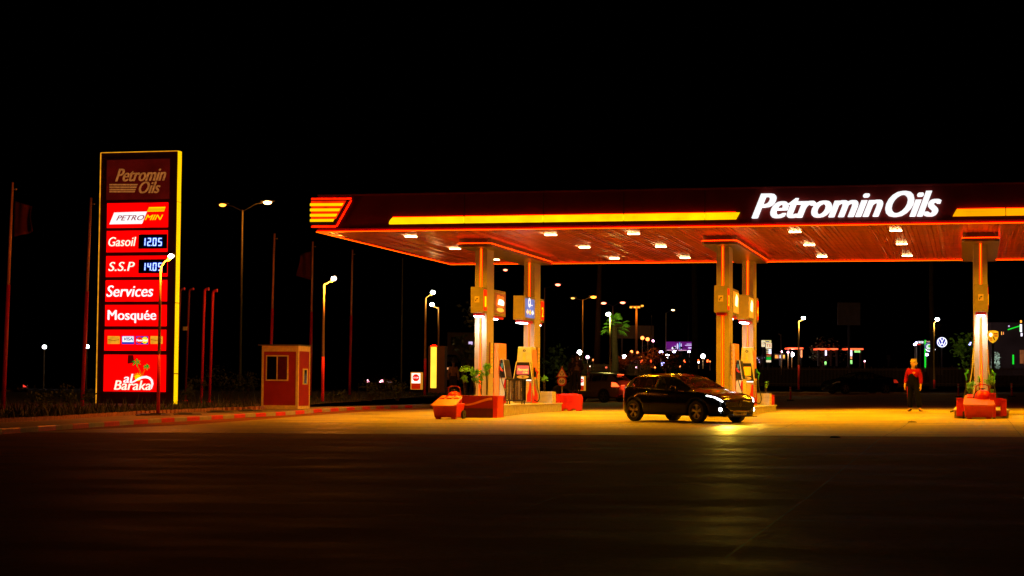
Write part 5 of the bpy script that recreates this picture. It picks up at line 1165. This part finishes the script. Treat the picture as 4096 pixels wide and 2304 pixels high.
pp_ = person('attendant in red shirt and dark overalls standing with arms down, looking left', Vector(pz), YAW+rad(28), 1.76,
       {'anl': (-.20, .0, .085), 'toel': (-.31, .10, .035), 'knl': (-.15, .03, .48), 'hipl': (-.10, 0, .88), 'anr': (.12, -.05, .085), 'toer': (.13, .12, .035), 'jaw': (-.03, .045, 1.58), 'head': (-.02, .025, 1.655), 'crown': (-.015, .01, 1.70), 'chest': (.015, -.03, 1.27), 'neckb': (.01, -.01, 1.43), 'pelvis': (-.02, .01, .93), 'elr': (.245, -.05, 1.14), 'wrr': (.25, .05, .90), 'par': (.24, .08, .835), 'ell': (-.225, -.04, 1.13), 'wrl': (-.235, .0, .88), 'pal': (-.235, .01, .81)}, C1)
pp_.scale = (1.14, 1.12, 1.005)
pp_.rotation_euler = (0, 0, YAW+rad(180-35))
b = MB(); b.tube([(.205, 0, .86), (.185, .0, .48), (.175, -.04, .13)], .012, 5); b.build('trouser_stripe', M['red'], pp_)
b = MB(); b.box(-.12, -.05, .14, .155, 1.30, 1.35); b.xf(Matrix.Translation((0, .02, 0))); b.build('chest_badge', mat('badge', (.8, .25, .1), .5), pp_)
b = MB(); b.prism([(-.05, 1.44), (.05, 1.44), (0, 1.36)], .07, .1); b.build('collar', C1['shirt'], pp_)
C2 = dict(skin=mat('skin_dark', (.16, .09, .06), .6), shirt=mat('dark_jacket', (.02, .012, .012), .9), trousers=mat('dark_trousers', (.015, .012, .012), .9), shoe=M['black'], hair=mat('black_hair', (.01, .008, .008), .8))
person('dark dressed man standing just left of the lit stop totem', Vector(W(2309, 1571, 85)), YAW+rad(160), 1.76, {'wrl': (-.2, .12, .95), 'pal': (-.14, .16, .93)}, C2, 'two men standing by the stop totem', False)
person('dark dressed man in shadow beside the road sign post', Vector(W(2290, 1572, 87)), YAW+rad(220), 1.72, {'anl': (-.12, .04, .085)}, C2, 'two men standing by the stop totem', False)
C3 = dict(skin=C2['skin'], shirt=mat('checked_shirt', (.22, .14, .09), .9, noise=.5, nscale=40), trousers=C2['trousers'], shoe=M['black'], hair=C2['hair'])
person('man in light checked shirt seen from behind between dark car and first island', Vector(W(1812, 1590, 88)), YAW+rad(-10), 1.75, {}, C3, None, False)

# ------------------------------------------------------------------ palm, dark trunk, trees
def palm(label, px, pyb, Z, pyc, n, Lf, m, trunk=.22, group=None):
    base = W(px, pyb, Z); h = (pyb-pyc)/px_m(Z); t = thing('palm_tree', label, 'palm tree', tuple(base), 0, group)
    b = MB(); b.tube([(0, 0, 0), (.05, 0, h*.3), (-.03, 0, h*.7), (0, 0, h)], [trunk*1.25, trunk, trunk*.9, trunk*.8], 10)
    for i in range(60):
        a = random.uniform(0, 6.28); z = random.uniform(h*.55, h); b.add([(trunk*.8*math.cos(a), trunk*.8*math.sin(a), z), (trunk*.8*math.cos(a+.4), trunk*.8*math.sin(a+.4), z), (trunk*1.35*math.cos(a+.2), trunk*1.35*math.sin(a+.2), z+.22)], [(0, 1, 2)])
    b.build('trunk', M['bark'], t)
    b = MB(); st = MB()
    for i in range(n):
        az = 2*math.pi*i/n*2.4+random.uniform(-.3, .3); el = rad(random.choice((70, 45, 25, 8, -8, -25)))+random.uniform(-.15, .15)
        d = Vector((math.cos(az)*math.cos(el), math.sin(az)*math.cos(el), math.sin(el))); o = Vector((0, 0, h)); c = o+d*Lf*.55; c.z -= .06*Lf
        st.tube([o, o+d*Lf*.3+Vector((0, 0, .03)), c], [.035, .02, .015], 4)
        side = d.cross(Vector((0, 0, 1))).normalized() if abs(d.z) < .98 else Vector((1, 0, 0)); nrm = side.cross(d)
        for q in range(15):
            a = rad(-80+160*q/14); v = (d*math.cos(a)+side*math.sin(a)).normalized(); ln = Lf*.5*(1-.25*abs(a))
            tip = c+v*ln; tip.z -= .22*ln*(1+random.random()*.4); mid = c+v*ln*.55; mid.z -= .04*ln; wv = (d*-math.sin(a)+side*math.cos(a))*.03*Lf*.5
            b.add([c, mid+wv, tip, mid-wv, mid+nrm*.02], [(0, 1, 4), (1, 2, 4), (2, 3, 4), (3, 0, 4)])
    b.build('crown', m, t); st.build('leaf_stalk', M['bark'], t); return t
palm('fan palm with green crown lit by the street lamp in front of it', 2458, 1500, 124, 1300, 22, 1.1, M['leaf'])
palm('black silhouette of a palm trunk hiding the end of the purple billboard', 2777, 1500, 150, 900, 14, 1.6, M['leafd'], .24)
palm('small distant palm catching warm light above the round white car logo', 3752, 1500, 230, 1325, 14, 1.3, mat('palm_dim', (.14, .1, .04), .7))
palm('dark palm trunk before the round green logo at the car dealers', 3728, 1560, 135, 1010, 12, 1.5, M['leafd'], .18)
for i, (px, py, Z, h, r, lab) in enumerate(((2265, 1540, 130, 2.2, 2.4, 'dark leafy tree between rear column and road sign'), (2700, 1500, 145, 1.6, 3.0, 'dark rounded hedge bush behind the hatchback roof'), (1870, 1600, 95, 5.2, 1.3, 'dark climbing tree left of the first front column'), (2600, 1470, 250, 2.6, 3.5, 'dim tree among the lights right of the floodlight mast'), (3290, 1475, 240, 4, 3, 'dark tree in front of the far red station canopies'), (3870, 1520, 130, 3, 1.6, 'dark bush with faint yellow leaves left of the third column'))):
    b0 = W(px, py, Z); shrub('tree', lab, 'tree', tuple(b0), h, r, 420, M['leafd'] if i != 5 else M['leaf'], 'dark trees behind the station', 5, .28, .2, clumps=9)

# ------------------------------------------------------------------ fences, far kerb
def fence(label, px0, px1, pyt, pyb, Z0, Z1, n, m):
    a, c = W(px0, pyb, Z0), W(px1, pyb, Z1); h = (pyb-pyt)/px_m(Z0); t = thing('metal_fence', label, 'fence', tuple(a), 0, 'metal fences along the road'); d = Vector(c)-Vector(a); d.z = 0; L_ = d.length; u = d.normalized()
    M_ = Matrix.Rotation(math.atan2(u.y, u.x), 4, 'Z')
    b = MB()
    for i in range(n): x = L_*i/(n-1); b.box(x-.018, x+.018, -.018, .018, 0, h*(1 if i % 9 else 1.08))
    b.xf(M_).build('bars', m, t)
    b = MB(); b.box(0, L_, -.02, .02, h*.12, h*.16); b.box(0, L_, -.02, .02, h*.88, h*.92); b.xf(M_).build('rail', m, t)
fence('reddish bar fence behind the grey SUV', 2335, 2600, 1456, 1500, 128, 128, 60, mat('fence_paint', (.09, .03, .02), .6))
fence('dim bar fence beyond the back lane right of the second island', 3040, 3640, 1468, 1545, 130, 130, 110, mat('fence_dim', (.07, .035, .02), .7))
fence('dim bar fence beyond the back lane at the right edge', 3660, 4150, 1468, 1545, 131, 131, 90, mat('fence_dim', (.07, .035, .02), .7))
b = MB(); p, q = W(2950, 1572, 119), W(4200, 1566, 119); 
b.box(p[0], q[0]+4, p[1], p[1]+12, gz(p[0]+6, p[1])-.2, gz(p[0]+6, p[1])+.16); struct(b.build('far_verge', M['pave'], bevel=.03))

# ------------------------------------------------------------------ far lights, billboard, signs
def globe(label, px, py, Z, r, c, s, pole=None, group='white garden lamps far behind', power=0, cat='lamp'):
    base = W(px, pole or 1470, Z); k = px_m(Z); H = ((pole or 1470)-py)/k
    t = thing('post_lamp', label, cat, tuple(base), 0, group)
    b = MB(); b.tube([(0, 0, 0), (0, 0, max(.1, H-r*.8))], .05, 6); b.build('post', M['pole'], t)
    b = MB(); b.tube([(0, 0, max(.1, H-r*1.2)), (0, 0, max(.12, H-r*.8))], .12, 8); b.build('collar', M['dsteel'], t)
    b = MB(); b.ball((0, 0, H), r, r, r, 12, 8); b.build('globe', em('globe_%s' % c, {'w': (.95, .9, 1), 'v': (.6, .5, 1), 'r': (1, .12, .05), 'o': (1, .2, .04), 'p': (1, .4, .6), 'b': (.35, .35, 1)}[c], s), t, smooth=True)
    if power: lamp('POINT', 'globe_light', (0, -r-.3, H+.1), power, {'w': (1, .6, .3), 'o': SOD, 'r': SOD}.get(c, (1, .6, .6)), t, size=.2)
GL = [(174, 1388, 150, .16, 'w', 25, 'left one of two bright white lamps at far left', 0), (345, 1387, 148, .17, 'w', 25, 'bright white lamp touching the second flagpole', 0),
      (2318, 1410, 230, .3, 'w', 14, 'large white lamp above the van behind the two men', 60), (2350, 1429, 230, .22, 'p', 9, 'pinkish white lamp right of the van', 0), (2497, 1427, 240, .26, 'w', 12, 'white lamp low between palm trunk and floodlight mast', 40),
      (2644, 1410, 220, .23, 'v', 14, 'violet white lamp left below the purple billboard', 30), (2670, 1426, 200, .24, 'w', 16, 'brightest white lamp on a short post under the purple billboard', 60), (2698, 1406, 230, .24, 'v', 16, 'violet lamp at the lower edge of the purple billboard', 0), (2757, 1407, 235, .2, 'v', 14, 'violet lamp at right lower corner of the billboard', 0),
      (2652, 1456, 200, .2, 'b', 8, 'blue lamp low above the hatchback roof', 0), (2735, 1444, 240, .12, 'o', 5, 'tiny orange lamp under the billboard', 0), (2612, 1364, 230, .15, 'p', 9, 'small pink lamp left of the billboard', 0), (2812, 1425, 200, .24, 'w', 14, 'white lamp on a green lit post above the far car', 40),
      (3126, 1407, 240, .14, 'p', 6, 'small pink lamp on the short unlit post', 0), (3152, 1409, 240, .14, 'p', 6, 'small pink lamp left of the bright white station lamp', 0), (3167, 1418, 240, .3, 'w', 14, 'bright white lamp in front of the far station', 60), (3459, 1445, 240, .1, 'p', 6, 'single tiny pink lamp right of the far station', 0),
      (3884, 1377, 150, .17, 'b', 26, 'blue white lamp shining left of the rightmost column', 0), (3660, 1378, 190, .14, 'v', 16, 'small violet lamp left of the four ring logo', 0), (3666, 1371, 191, .1, 'v', 12, 'tiny violet lamp touching the four ring logo', 0), (3708, 1419, 190, .14, 'v', 12, 'violet lamp under the round green logo', 0),
      (2569, 1352, 250, .26, 'o', 7, 'left of two orange lantern heads beside the floodlight mast', 0), (2590, 1357, 250, .26, 'o', 7, 'right of two orange lantern heads beside the floodlight mast', 0), (2526, 1407, 250, .2, 'o', 7, 'lower orange lantern left of the floodlight mast', 0), (2551, 1411, 250, .2, 'o', 7, 'lower orange lantern right of the floodlight mast', 0), (2795, 1449, 200, .08, 'w', 5, 'tiny white lamp right of the dark palm trunk', 0), (2950, 1426, 240, .12, 'r', 3, 'tiny red lamp between pump slab and pump 4', 0), (2565, 1300, 250, .01, 'o', 1, '', 0)]
for (px, py, Z, r, c, s, lab, pw) in GL:
    if lab: globe(lab, px, py, Z, r, c, s, 1475 if px > 500 else 1560, 'small bright lamps far behind', pw)
# purple billboard
def board(name, label, cat, px0, px1, py0, py1, Z, m, pyb=1480, th=.25, group=None, posts=1):
    a, c = W(px0, py1, Z), W(px1, py0, Z); base = W((px0+px1)/2, pyb, Z); t = thing(name, label, cat, tuple(base), YAW, group); k = px_m(Z); hw = (px1-px0)/2/k; z0, z1 = (pyb-py1)/k, (pyb-py0)/k
    b = MB(); b.box(-hw, hw, 0, th, z0, z1); b.build('panel', m, t)
    for q in range(posts): x = 0 if posts == 1 else (-hw*.7+q*1.4*hw); b = MB(); b.box(x-.12, x+.12, .02, .22, 0, z0-.002); b.build('post', M['dsteel'], t)
    f = lambda px, py: ((px-(px0+px1)/2)/k, (pyb-py)/k)
    return t, f, k
t, f, k = board('billboard', 'purple lit billboard with white bottle shapes and small lettering', 'billboard', 2665, 2788, 1367, 1402, 225, em('billboard_purple', (.22, .01, .30), .55, .5, .35))
def shp(px0, px1, py0, py1, m, nm, par, f, y=-.03, rnd=True):
    (x0, z0), (x1, z1) = f(px0, py1), f(px1, py0); b = MB()
    if rnd: b.disc(((x0+x1)/2, (z0+z1)/2), (x1-x0)/2, y, y+.02, 'XZ', 14, (z1-z0)/2)
    else: b.box(x0, x1, y, y+.02, z0, z1)
    return b.build(nm, m, par)
lav = em('lavender', (.7, .65, 1), 1.1); cya = em('cyan', (.15, .5, .9), .9)
shp(2686, 2694.5, 1388, 1398, M['wlet'], 'picture_bottle', t, f); shp(2697, 2704, 1383, 1398, lav, 'picture_bottle', t, f); shp(2706.5, 2713, 1373, 1398, lav, 'picture_bottle', t, f); shp(2716, 2721, 1368, 1399, cya, 'picture_bottle', t, f); shp(2723, 2726, 1374, 1399, lav, 'picture_bottle', t, f, rnd=False)
shp(2667, 2765, 1400.5, 1402, em('billboard_rim', (1, .6, .7), 1.2), 'lit_ledge', t, f, rnd=False)
(x0, z0), (x1, z1) = f(2746, 1378), f(2768, 1375)
text_mb('Algo Luxe', (x0, x1, z0, z1), (-.03, -.01), 0, .01).build('lettering', lav, t) if 0 else None
for (pa, pb_, ya, yb) in ((2746, 2766, 1375, 1377), (2740, 2766, 1380, 1382.5), (2753, 2766, 1389, 1393.5)): shp(pa, pb_, ya, yb, lav, 'text_line', t, f, rnd=False)
board('dark_panel', 'large dim brown panel with faint painted glow between palm and floodlight mast', 'panel', 2465, 2615, 1302, 1354, 270, em('dim_glow_brown', (.012, .004, .001), 1, .3), 1480, .3, None, 2)  # weak emission stands in for light falling on the panel
board('dark_panel', 'square dark billboard with faint painted glow high above the far station', 'panel', 3352, 3442, 1210, 1300, 200, em('dim_glow_brown2', (.004, .0015, .0005), 1, .3), 1500, .3, None, 1)  # light on this board is put into its colour as weak emission
# far price signs and station
t, f, k = board('price_sign', 'tall stacked price sign of the competing station with green and white fields', 'sign', 3063, 3086, 1372, 1449, 215, mat('sign_case', (.03, .03, .03), .4), 1480)
shp(3063, 3086.5, 1372, 1394, em('sign_cream', (1, .8, .5), .95, .15, 3), 'logo_field', t, f, rnd=False)
(x0, z0), (x1, z1) = f(3065, 1388), f(3085, 1376); text_mb('TE', (x0, x1, z0, z1), (-.06, -.04), 0, .03).build('logo_letters', em('logo_red', (.7, .1, .02), .6), t)
for j, y in enumerate((1398, 1405, 1411)): shp(3066, 3072, y, y+3, em('cream_line', (1, .85, .4), .9), 'price_label', t, f, rnd=False); shp(3074.5, 3085, y-1, y+4.5, em('price_white', (.85, .85, 1), 2), 'price_digits', t, f, rnd=False)
shp(3066, 3084, 1415, 1419, em('band_red', (.8, .02, .01), .7), 'red_band', t, f, rnd=False); shp(3066, 3084, 1421, 1427, em('band_text', (.6, .3, .05), .5, .6, 6), 'text_band', t, f, rnd=False); shp(3065, 3084, 1428.5, 1439, em('band_green', (.0, .45, .03), .9, .3, 3), 'green_band', t, f, rnd=False); shp(3065, 3084, 1440.5, 1449, em('sign_cream', (1, .8, .5), .9), 'white_band', t, f, rnd=False)
t, f, k = board('shop_sign', 'small square white sign with a round mark left of the price sign', 'sign', 3047, 3060, 1361, 1387, 218, em('sign_cream', (1, .8, .5), .9), 1480)
b = MB(); c_ = f(3055, 1373); b.ring(c_, .09, .14, -.02, -.005); b.build('ring_mark', mat('mark_dark', (.02, .02, .08), .5), t)
t, f, k = board('shop_sign', 'small blue and yellow striped sign above the price sign', 'sign', 3062, 3085, 1361, 1371, 218, em('strip_yellow', (1, .8, .25), .8), 1480, .2)
shp(3063, 3077, 1364.5, 1368, em('strip_blue', (.02, .05, .4), .6), 'blue_stripe', t, f, rnd=False)
for c_n, c_v in dict(w=(.9, .8, 1), r=(1, .3, .1), o=(1, .4, .05), g=(.3, .8, .2)).items(): em('poster_'+c_n, c_v, 1.5, .5, 2)
def kiosk(label, px0, px1, py, Z, posters):
    t, f, k = board('station_canopy', label, 'canopy', px0, px1, py-3, py+3, Z, em('canopy_red_neon', (1, .08, .02), 1.6, .2, .5), 1465, 3., 'red neon canopies of the far station', 2)
    shp(px0+2, px1-3, py-.8, py+.8, em('canopy_core', (1, .3, .1), 2), 'neon_core', t, f, rnd=False)
    for (a, c, y0, y1, cc) in posters: shp(a, c, y0, y1, MATS['poster_'+cc], 'lit_poster', t, f, rnd=False)
kiosk('far red neon canopy behind the lone street lamp', 3153, 3214, 1393, 235, [(3203, 3209, 1400, 1430, 'r')])
kiosk('far red neon canopy with tall white poster, second from left', 3269, 3308, 1396, 236, [(3300, 3307, 1401, 1422, 'w'), (3298, 3306, 1446, 1458, 'g')])
kiosk('short far red neon canopy in the middle of the far station', 3319, 3353, 1396, 237, [])
kiosk('longest far red neon canopy left of the attendant with greenish display', 3385, 3454, 1396, 238, [(3398, 3409, 1401, 1425, 'w'), (3418, 3441, 1402, 1410, 'g'), (3399, 3408, 1427, 1436, 'r'), (3399, 3409, 1441, 1456, 'g')])
t, f, k = board('shopfront', 'row of small orange lit shop windows beside the far price sign', 'shop', 3098, 3142, 1414, 1440, 245, mat('shop_dark', (.03, .02, .02), .6), 1462, 2.)
for a, c, q in ((3100, 3107, 'o'), (3109, 3113, 'r'), (3119, 3124, 'w'), (3132, 3139, 'o')): shp(a, c, 1420, 1433, MATS.get('poster_'+q) or M['wlet'], 'lit_window', t, f, rnd=False)
t, f, k = board('shopfront', 'tiny purple white lit windows just right of the second island', 'shop', 3024, 3058, 1424, 1452, 245, MATS['shop_dark'], 1462, 2.)
for a, y in ((3027, 1430), (3034, 1437), (3036, 1446), (3048, 1430), (3055, 1428)): shp(a, a+3, y, y+5, em('win_lilac', (.8, .6, 1), .9, .5), 'lit_window', t, f, rnd=False)
# car dealer signs
ZD = 195
def mount(name, label, px, py, pyb=1500, Z=ZD):
    base = W(px, pyb, Z); k = px_m(Z); t = thing(name, label, 'logo sign', tuple(base), YAW, 'lit car dealer signs'); h = (pyb-py)/k
    return t, h, k
wn = em('neon_white', (.92, .92, 1), 1.6); blu = em('neon_blue_field', (.0, .0, .5), .5)
t, h, k = mount('dealer_sign', 'round blue sign with white V above W', 3768.6, 1369)
b = MB(); b.disc((0, h), 20.5/k, 0, .2, 'XZ', 32); pl = b.build('disc', blu, t); b = MB(); b.box(-.08, .08, .02, .18, 0, h-20.6/k); b.build('post', M['dsteel'], t)
b = MB(); b.ring((0, h), 17/k, 20/k, -.06, -.005, 'XZ', 36); b.build('ring', wn, pl)
b = MB(); u = 1/k; T_ = 2.6*u
def bar(p, q, b, y=-.06):
    d = Vector((q[0]-p[0], q[1]-p[1])).normalized(); nx, ny = -d.y*T_/2, d.x*T_/2
    b.prism([(p[0]*1+nx, p[1]+ny), (q[0]+nx, q[1]+ny), (q[0]-nx, q[1]-ny), (p[0]-nx, p[1]-ny)], y, -.005)
for i, (p, q) in enumerate((((-7*u, h+15*u), (0, h+1*u)), ((7*u, h+15*u), (0, h+1*u)), ((-15*u, h+8*u), (-6*u, h-13*u)), ((-6*u, h-13*u), (0, h-1.5*u)), ((0, h-1.5*u), (6*u, h-13*u)), ((6*u, h-13*u), (15*u, h+8*u)))): bar(p, q, b, -.06-.002*i)
b.build('monogram', wn, pl)
t, h, k = mount('dealer_sign', 'small sign of four linked white rings above a red bar', 3684, 1369)
b = MB(); b.box(-13.5/k, 13.5/k, 0, .15, h-12/k, h+5/k); b.box(-.06, .06, .02, .13, 0, h-12.1/k); pl = b.build('backing', mat('dealer_black', (.01, .01, .01), .4), t)
for j in range(4): b = MB(); b.ring(((-8.4+5.6*j)/k, h), 3.0/k, 4.1/k, -.03-.004*j, -.005, 'XZ', 18); b.build('ring', wn, pl)
b = MB(); b.box(-13/k, -2/k, -.03, -.005, h-10.5/k, h-8/k); b.build('red_bar', em('bar_red_neon', (1, .04, .02), 1.4), pl)
t, h, k = mount('dealer_sign', 'round sign with green centre and blue rings, half hidden by a trunk', 3716, 1387, Z=190)
b = MB(); b.disc((0, h), 17/k, 0, .15, 'XZ', 28); b.box(-.07, .07, .02, .13, 0, h-17/k); pl = b.build('disc', mat('dealer_black', (.01, .01, .01), .4), t)
b = MB(); b.ring((0, h), 14.5/k, 16/k, -.03, -.002); b.build('ring', em('ring_blue', (.3, .35, 1), .9), pl)
b = MB(); b.disc((0, h), 11/k, -.03, -.002, 'XZ', 22); g_ = b.build('centre', em('centre_white', (.75, .9, .8), 1.), pl)
b = MB(); b.disc((1/k, h+2/k), 5/k, -.045, -.031, 'XZ', 12); b.build('emblem', em('emblem_green', (.1, .7, .05), .8), g_)
b = MB(); b.tube([(-13/k, -.03, h-9/k), (-6/k, -.03, h-17/k), (6/k, -.03, h-18.5/k)], .05, 5); b.tube([(20/k, -.03, h-14/k), (26/k, -.03, h-10/k)], .05, 5); b.build('lower_swoosh', wn, pl)
(x0, x1) = (-12/k, 26/k); text_mb('Dacia', (x0, x1*.2, h+18.5/k, h+24/k), (-.04, 0), 0, .02).build('lettering', em('letter_pink', (1, .55, .4), .9), pl)
t, h, k = mount('dealer_sign', 'orange and red lit shield crest right of the rightmost column', 3973, 1346, 1520, 170)
def sh(sc): return [(x*sc/k, h+z*sc/k) for x, z in ((-21.5, 20), (-11, 23.5), (0, 24.5), (11, 23.5), (21.5, 20), (21.5, 0), (17, -12), (9, -21), (0, -26), (-9, -21), (-17, -12), (-21.5, 0))]
b = MB(); b.box(-.1, .1, .02, .18, 0, h-26.1/k); b.build('post', M['dsteel'], t); b = MB(); b.prism(sh(1), 0, .2); pl = b.build('shield', em('shield_gold', (1, .45, .01), 1.05, .25, 2), t)
b = MB()
for (x0, x1, z0, z1) in ((2, 19, 12, 14), (4, 19, 3, 5), (-17, -3, -6.5, -4.5), (-13, -3, -15, -13)): b.box(x0/k, x1/k, -.03, -.002, h+z0/k, h+z1/k)
b.prism([(0, h+1/k), (4/k, h-2/k), (8/k, h-14/k), (6/k, h-16/k), (1/k, h-7/k)], -.03, -.002); b.build('dark_stripe', mat('stripe_black', (.02, 0, 0), .5, 0, (.06, 0, 0), .3), pl)
b = MB()
for (x0, x1, z0, z1) in ((2, 19, 8, 11.5), (6, 19, -1, 2.2), (-18, -4, -11, -8), (-11, -3, -18.5, -16.5)): b.box(x0/k, x1/k, -.03, -.002, h+z0/k, h+z1/k)
b.build('red_stripe', em('stripe_red', (.75, .02, 0), .8), pl)
b = MB(); b.disc((-9/k, h+7/k), 6.5/k, -.035, -.002, 'XZ', 16, 8/k); b.build('bright_patch', em('shield_white', (1, .9, .6), 2), pl)
# green neon lines, building, lit figure sign
def neon_post(label, px, py0, py1, Z, c='g'):
    a = W(px, py1, Z); hh = (py1-py0)/px_m(Z); t = thing('neon_post', label, 'neon post', tuple(a), 0, 'green neon lines of the dealers'); b = MB(); b.tube([(0, 0, 0), (0, 0, hh)], .075, 8); b.build('tube', em('neon_green', (.01, .75, .03), 1.1), t)
    b = MB(); b.box(-.12, .12, .08, .16, -.4, hh); b.build('bracket', M['dsteel'], t)
neon_post('tall green neon line right of the four ring logo', 3701, 1360, 1472, 192); neon_post('short green neon line at the far right', 4053, 1419, 1457, 180)
t, f, k = board('dealer_building', 'dim dealer building with a slanting green neon line at the right edge', 'building', 3965, 4200, 1290, 1500, 205, em('building_faint_glow', (.008, .004, .004), 1, .4, .3), 1530, 8., None, 1)  # wall emits faintly in place of light falling on it
b = MB(); p, q = f(4032, 1319), f(4079, 1304); b.tube([(p[0], -.1, p[1]), (q[0], -.1, q[1])], .06, 6); b.build('green_neon', MATS['neon_green'], t)
for (a, c, y0, y1, m_) in ((4006, 4009, 1327, 1340, 'poster_o'), (4014, 4016, 1328, 1339, 'poster_r'), (4034, 4040, 1302, 1308, 'win_lilac'), (4082, 4089, 1281, 1291, 'poster_o'), (4081, 4089, 1297, 1328, 'neon_white'), (4079, 4081, 1299, 1326, 'neon_green'), (4084, 4091, 1332, 1345, 'poster_w')): shp(a, c, y0, y1, MATS[m_], 'lit_window', t, f, rnd=False)
shp(4080, 4096, 1400, 1454, em('warm_door', (.35, .1, .03), .6, .4, 2), 'lit_door', t, f, rnd=False)
a = W(3980, 1480, 172); t = thing('lit_bush', 'pale lit leafy shape under the shield crest right of the rightmost column', 'bush', tuple(a)); k = px_m(172); b = MB(); 
for i in range(260):
    u = random.random(); z = (6+64*u)/k; x = (random.uniform(-19+10*u, 18))/k; y = random.uniform(-.5, .5); s = .12*random.uniform(.5, 1.2); d = Vector((random.gauss(0, 1), random.gauss(0, 1), random.gauss(0, 1))).normalized()*s; e2 = d.cross(Vector((0, 1, .3))).normalized()*s*.5
    p_ = Vector((x, y, z)); b.add([p_-d, p_+e2, p_+d, p_-e2], [(0, 1, 2, 3)])
b.build('foliage', mat('pale_leaf', (.5, .6, .5), .6, noise=.3), t)
b = MB(); b.tube([(0, 0, 0), (0, 0, 50/k)], .08, 6); b.build('stem', M['bark'], t)
lamp('POINT', 'bush_light', (.3, -1.4, .9), 40, (.8, .95, .9), t, size=.2)
board('light_mast', 'faint far scaffold like mast right of the far station', 'mast', 3548, 3562, 1420, 1440, 260, mat('dim_metal', (.1, .06, .04), .6), 1470, .2)

for px, py, r_, Z, l in ((2517, 1435, 9.5, 180, 'left larger upside down triangular give way sign above the grey SUV'), (2563, 1458, 5.5, 210, 'small upside down triangular give way sign beside the red light')):
    base = W(px, 1485, Z); k = px_m(Z); t = thing('give_way_sign', l, 'road sign', tuple(base), YAW, 'give way signs'); h = (1485-py)/k; r_ /= k
    b = MB(); b.tube([(0, .04, 0), (0, .04, h)], .04, 6); b.build('post', M['dsteel'], t)
    b = MB(); b.prism([(0, h-r_), (r_, h+r_*.7), (-r_, h+r_*.7)], 0, .03); p = b.build('plate', MATS['sign_red'], t)
    b = MB(); b.prism([(0, h-r_*.6), (r_*.62, h+r_*.45), (-r_*.62, h+r_*.45)], -.02, -.004); b.build('plate_face', MATS['sign_face'], p)
t, f, k = board('building', 'dim low building with one small lit window left of the first island', 'building', 1788, 1905, 1330, 1470, 150, mat('far_wall', (.16, .09, .06), .9), 1530, 6.)
shp(1873, 1889, 1366, 1378, em('win_lilac', (.8, .6, 1), .9), 'lit_window', t, f, rnd=False); shp(1802, 1826, 1348, 1382, mat('dark_recess', (.01, .008, .006), .8), 'window', t, f, rnd=False)

REED = mat('warm_reeds', (.4, .13, .05), .8, noise=.4)
for i, (px, py, Z, h, r) in enumerate(((2600, 1478, 190, 2.4, 1.6), (2650, 1480, 185, 2.2, 1.5), (2530, 1478, 195, 1.8, 1.6), (2695, 1480, 188, 1.8, 1.2), (2480, 1480, 190, 1.6, 1.4))):
    b0 = W(px, py, Z); shrub('reed_clump', ['warm lit reed clump below the lower orange lanterns', 'warm lit reed clump under the left end of the billboard', 'low warm lit bush behind the grey SUV roof', 'dim warm bush directly below the purple billboard', 'low reddish bush beside the palm trunk'][i], 'bush', tuple(b0), h, r, 220, REED, 'warm lit bushes behind the fence', 6, .3, .1)
lt_ = bpy.data.objects.get('reed_clump')
lamp('POINT', 'reed_fill_light', (0, -3.5, 3.2), 260, SOD, lt_, size=.3)  # added fill light for the reeds, belongs to no lantern
for (px, py, Z, r, c, sv_, lab) in ((2425, 1470, 230, .12, 'r', 5, 'tiny red light low left of the palm trunk'), (2372, 1440, 240, .12, 'o', 5, 'tiny orange light right of the pinkish lamp'), (2620, 1470, 230, .1, 'o', 4, 'tiny orange light just right of the red tail light'), (2680, 1462, 225, .1, 'r', 4, 'tiny red light right of the blue lamp'), (2720, 1466, 230, .1, 'o', 4, 'tiny orange light under the middle of the billboard'), (2840, 1446, 240, .09, 'o', 4, 'tiny orange light left of the second front column'), (2545, 1470, 210, .1, 'p', 4, 'tiny pink light at the foot of the floodlight mast')):
    globe(lab, px, py, Z, r, c, sv_, 1482, 'small bright lamps far behind')
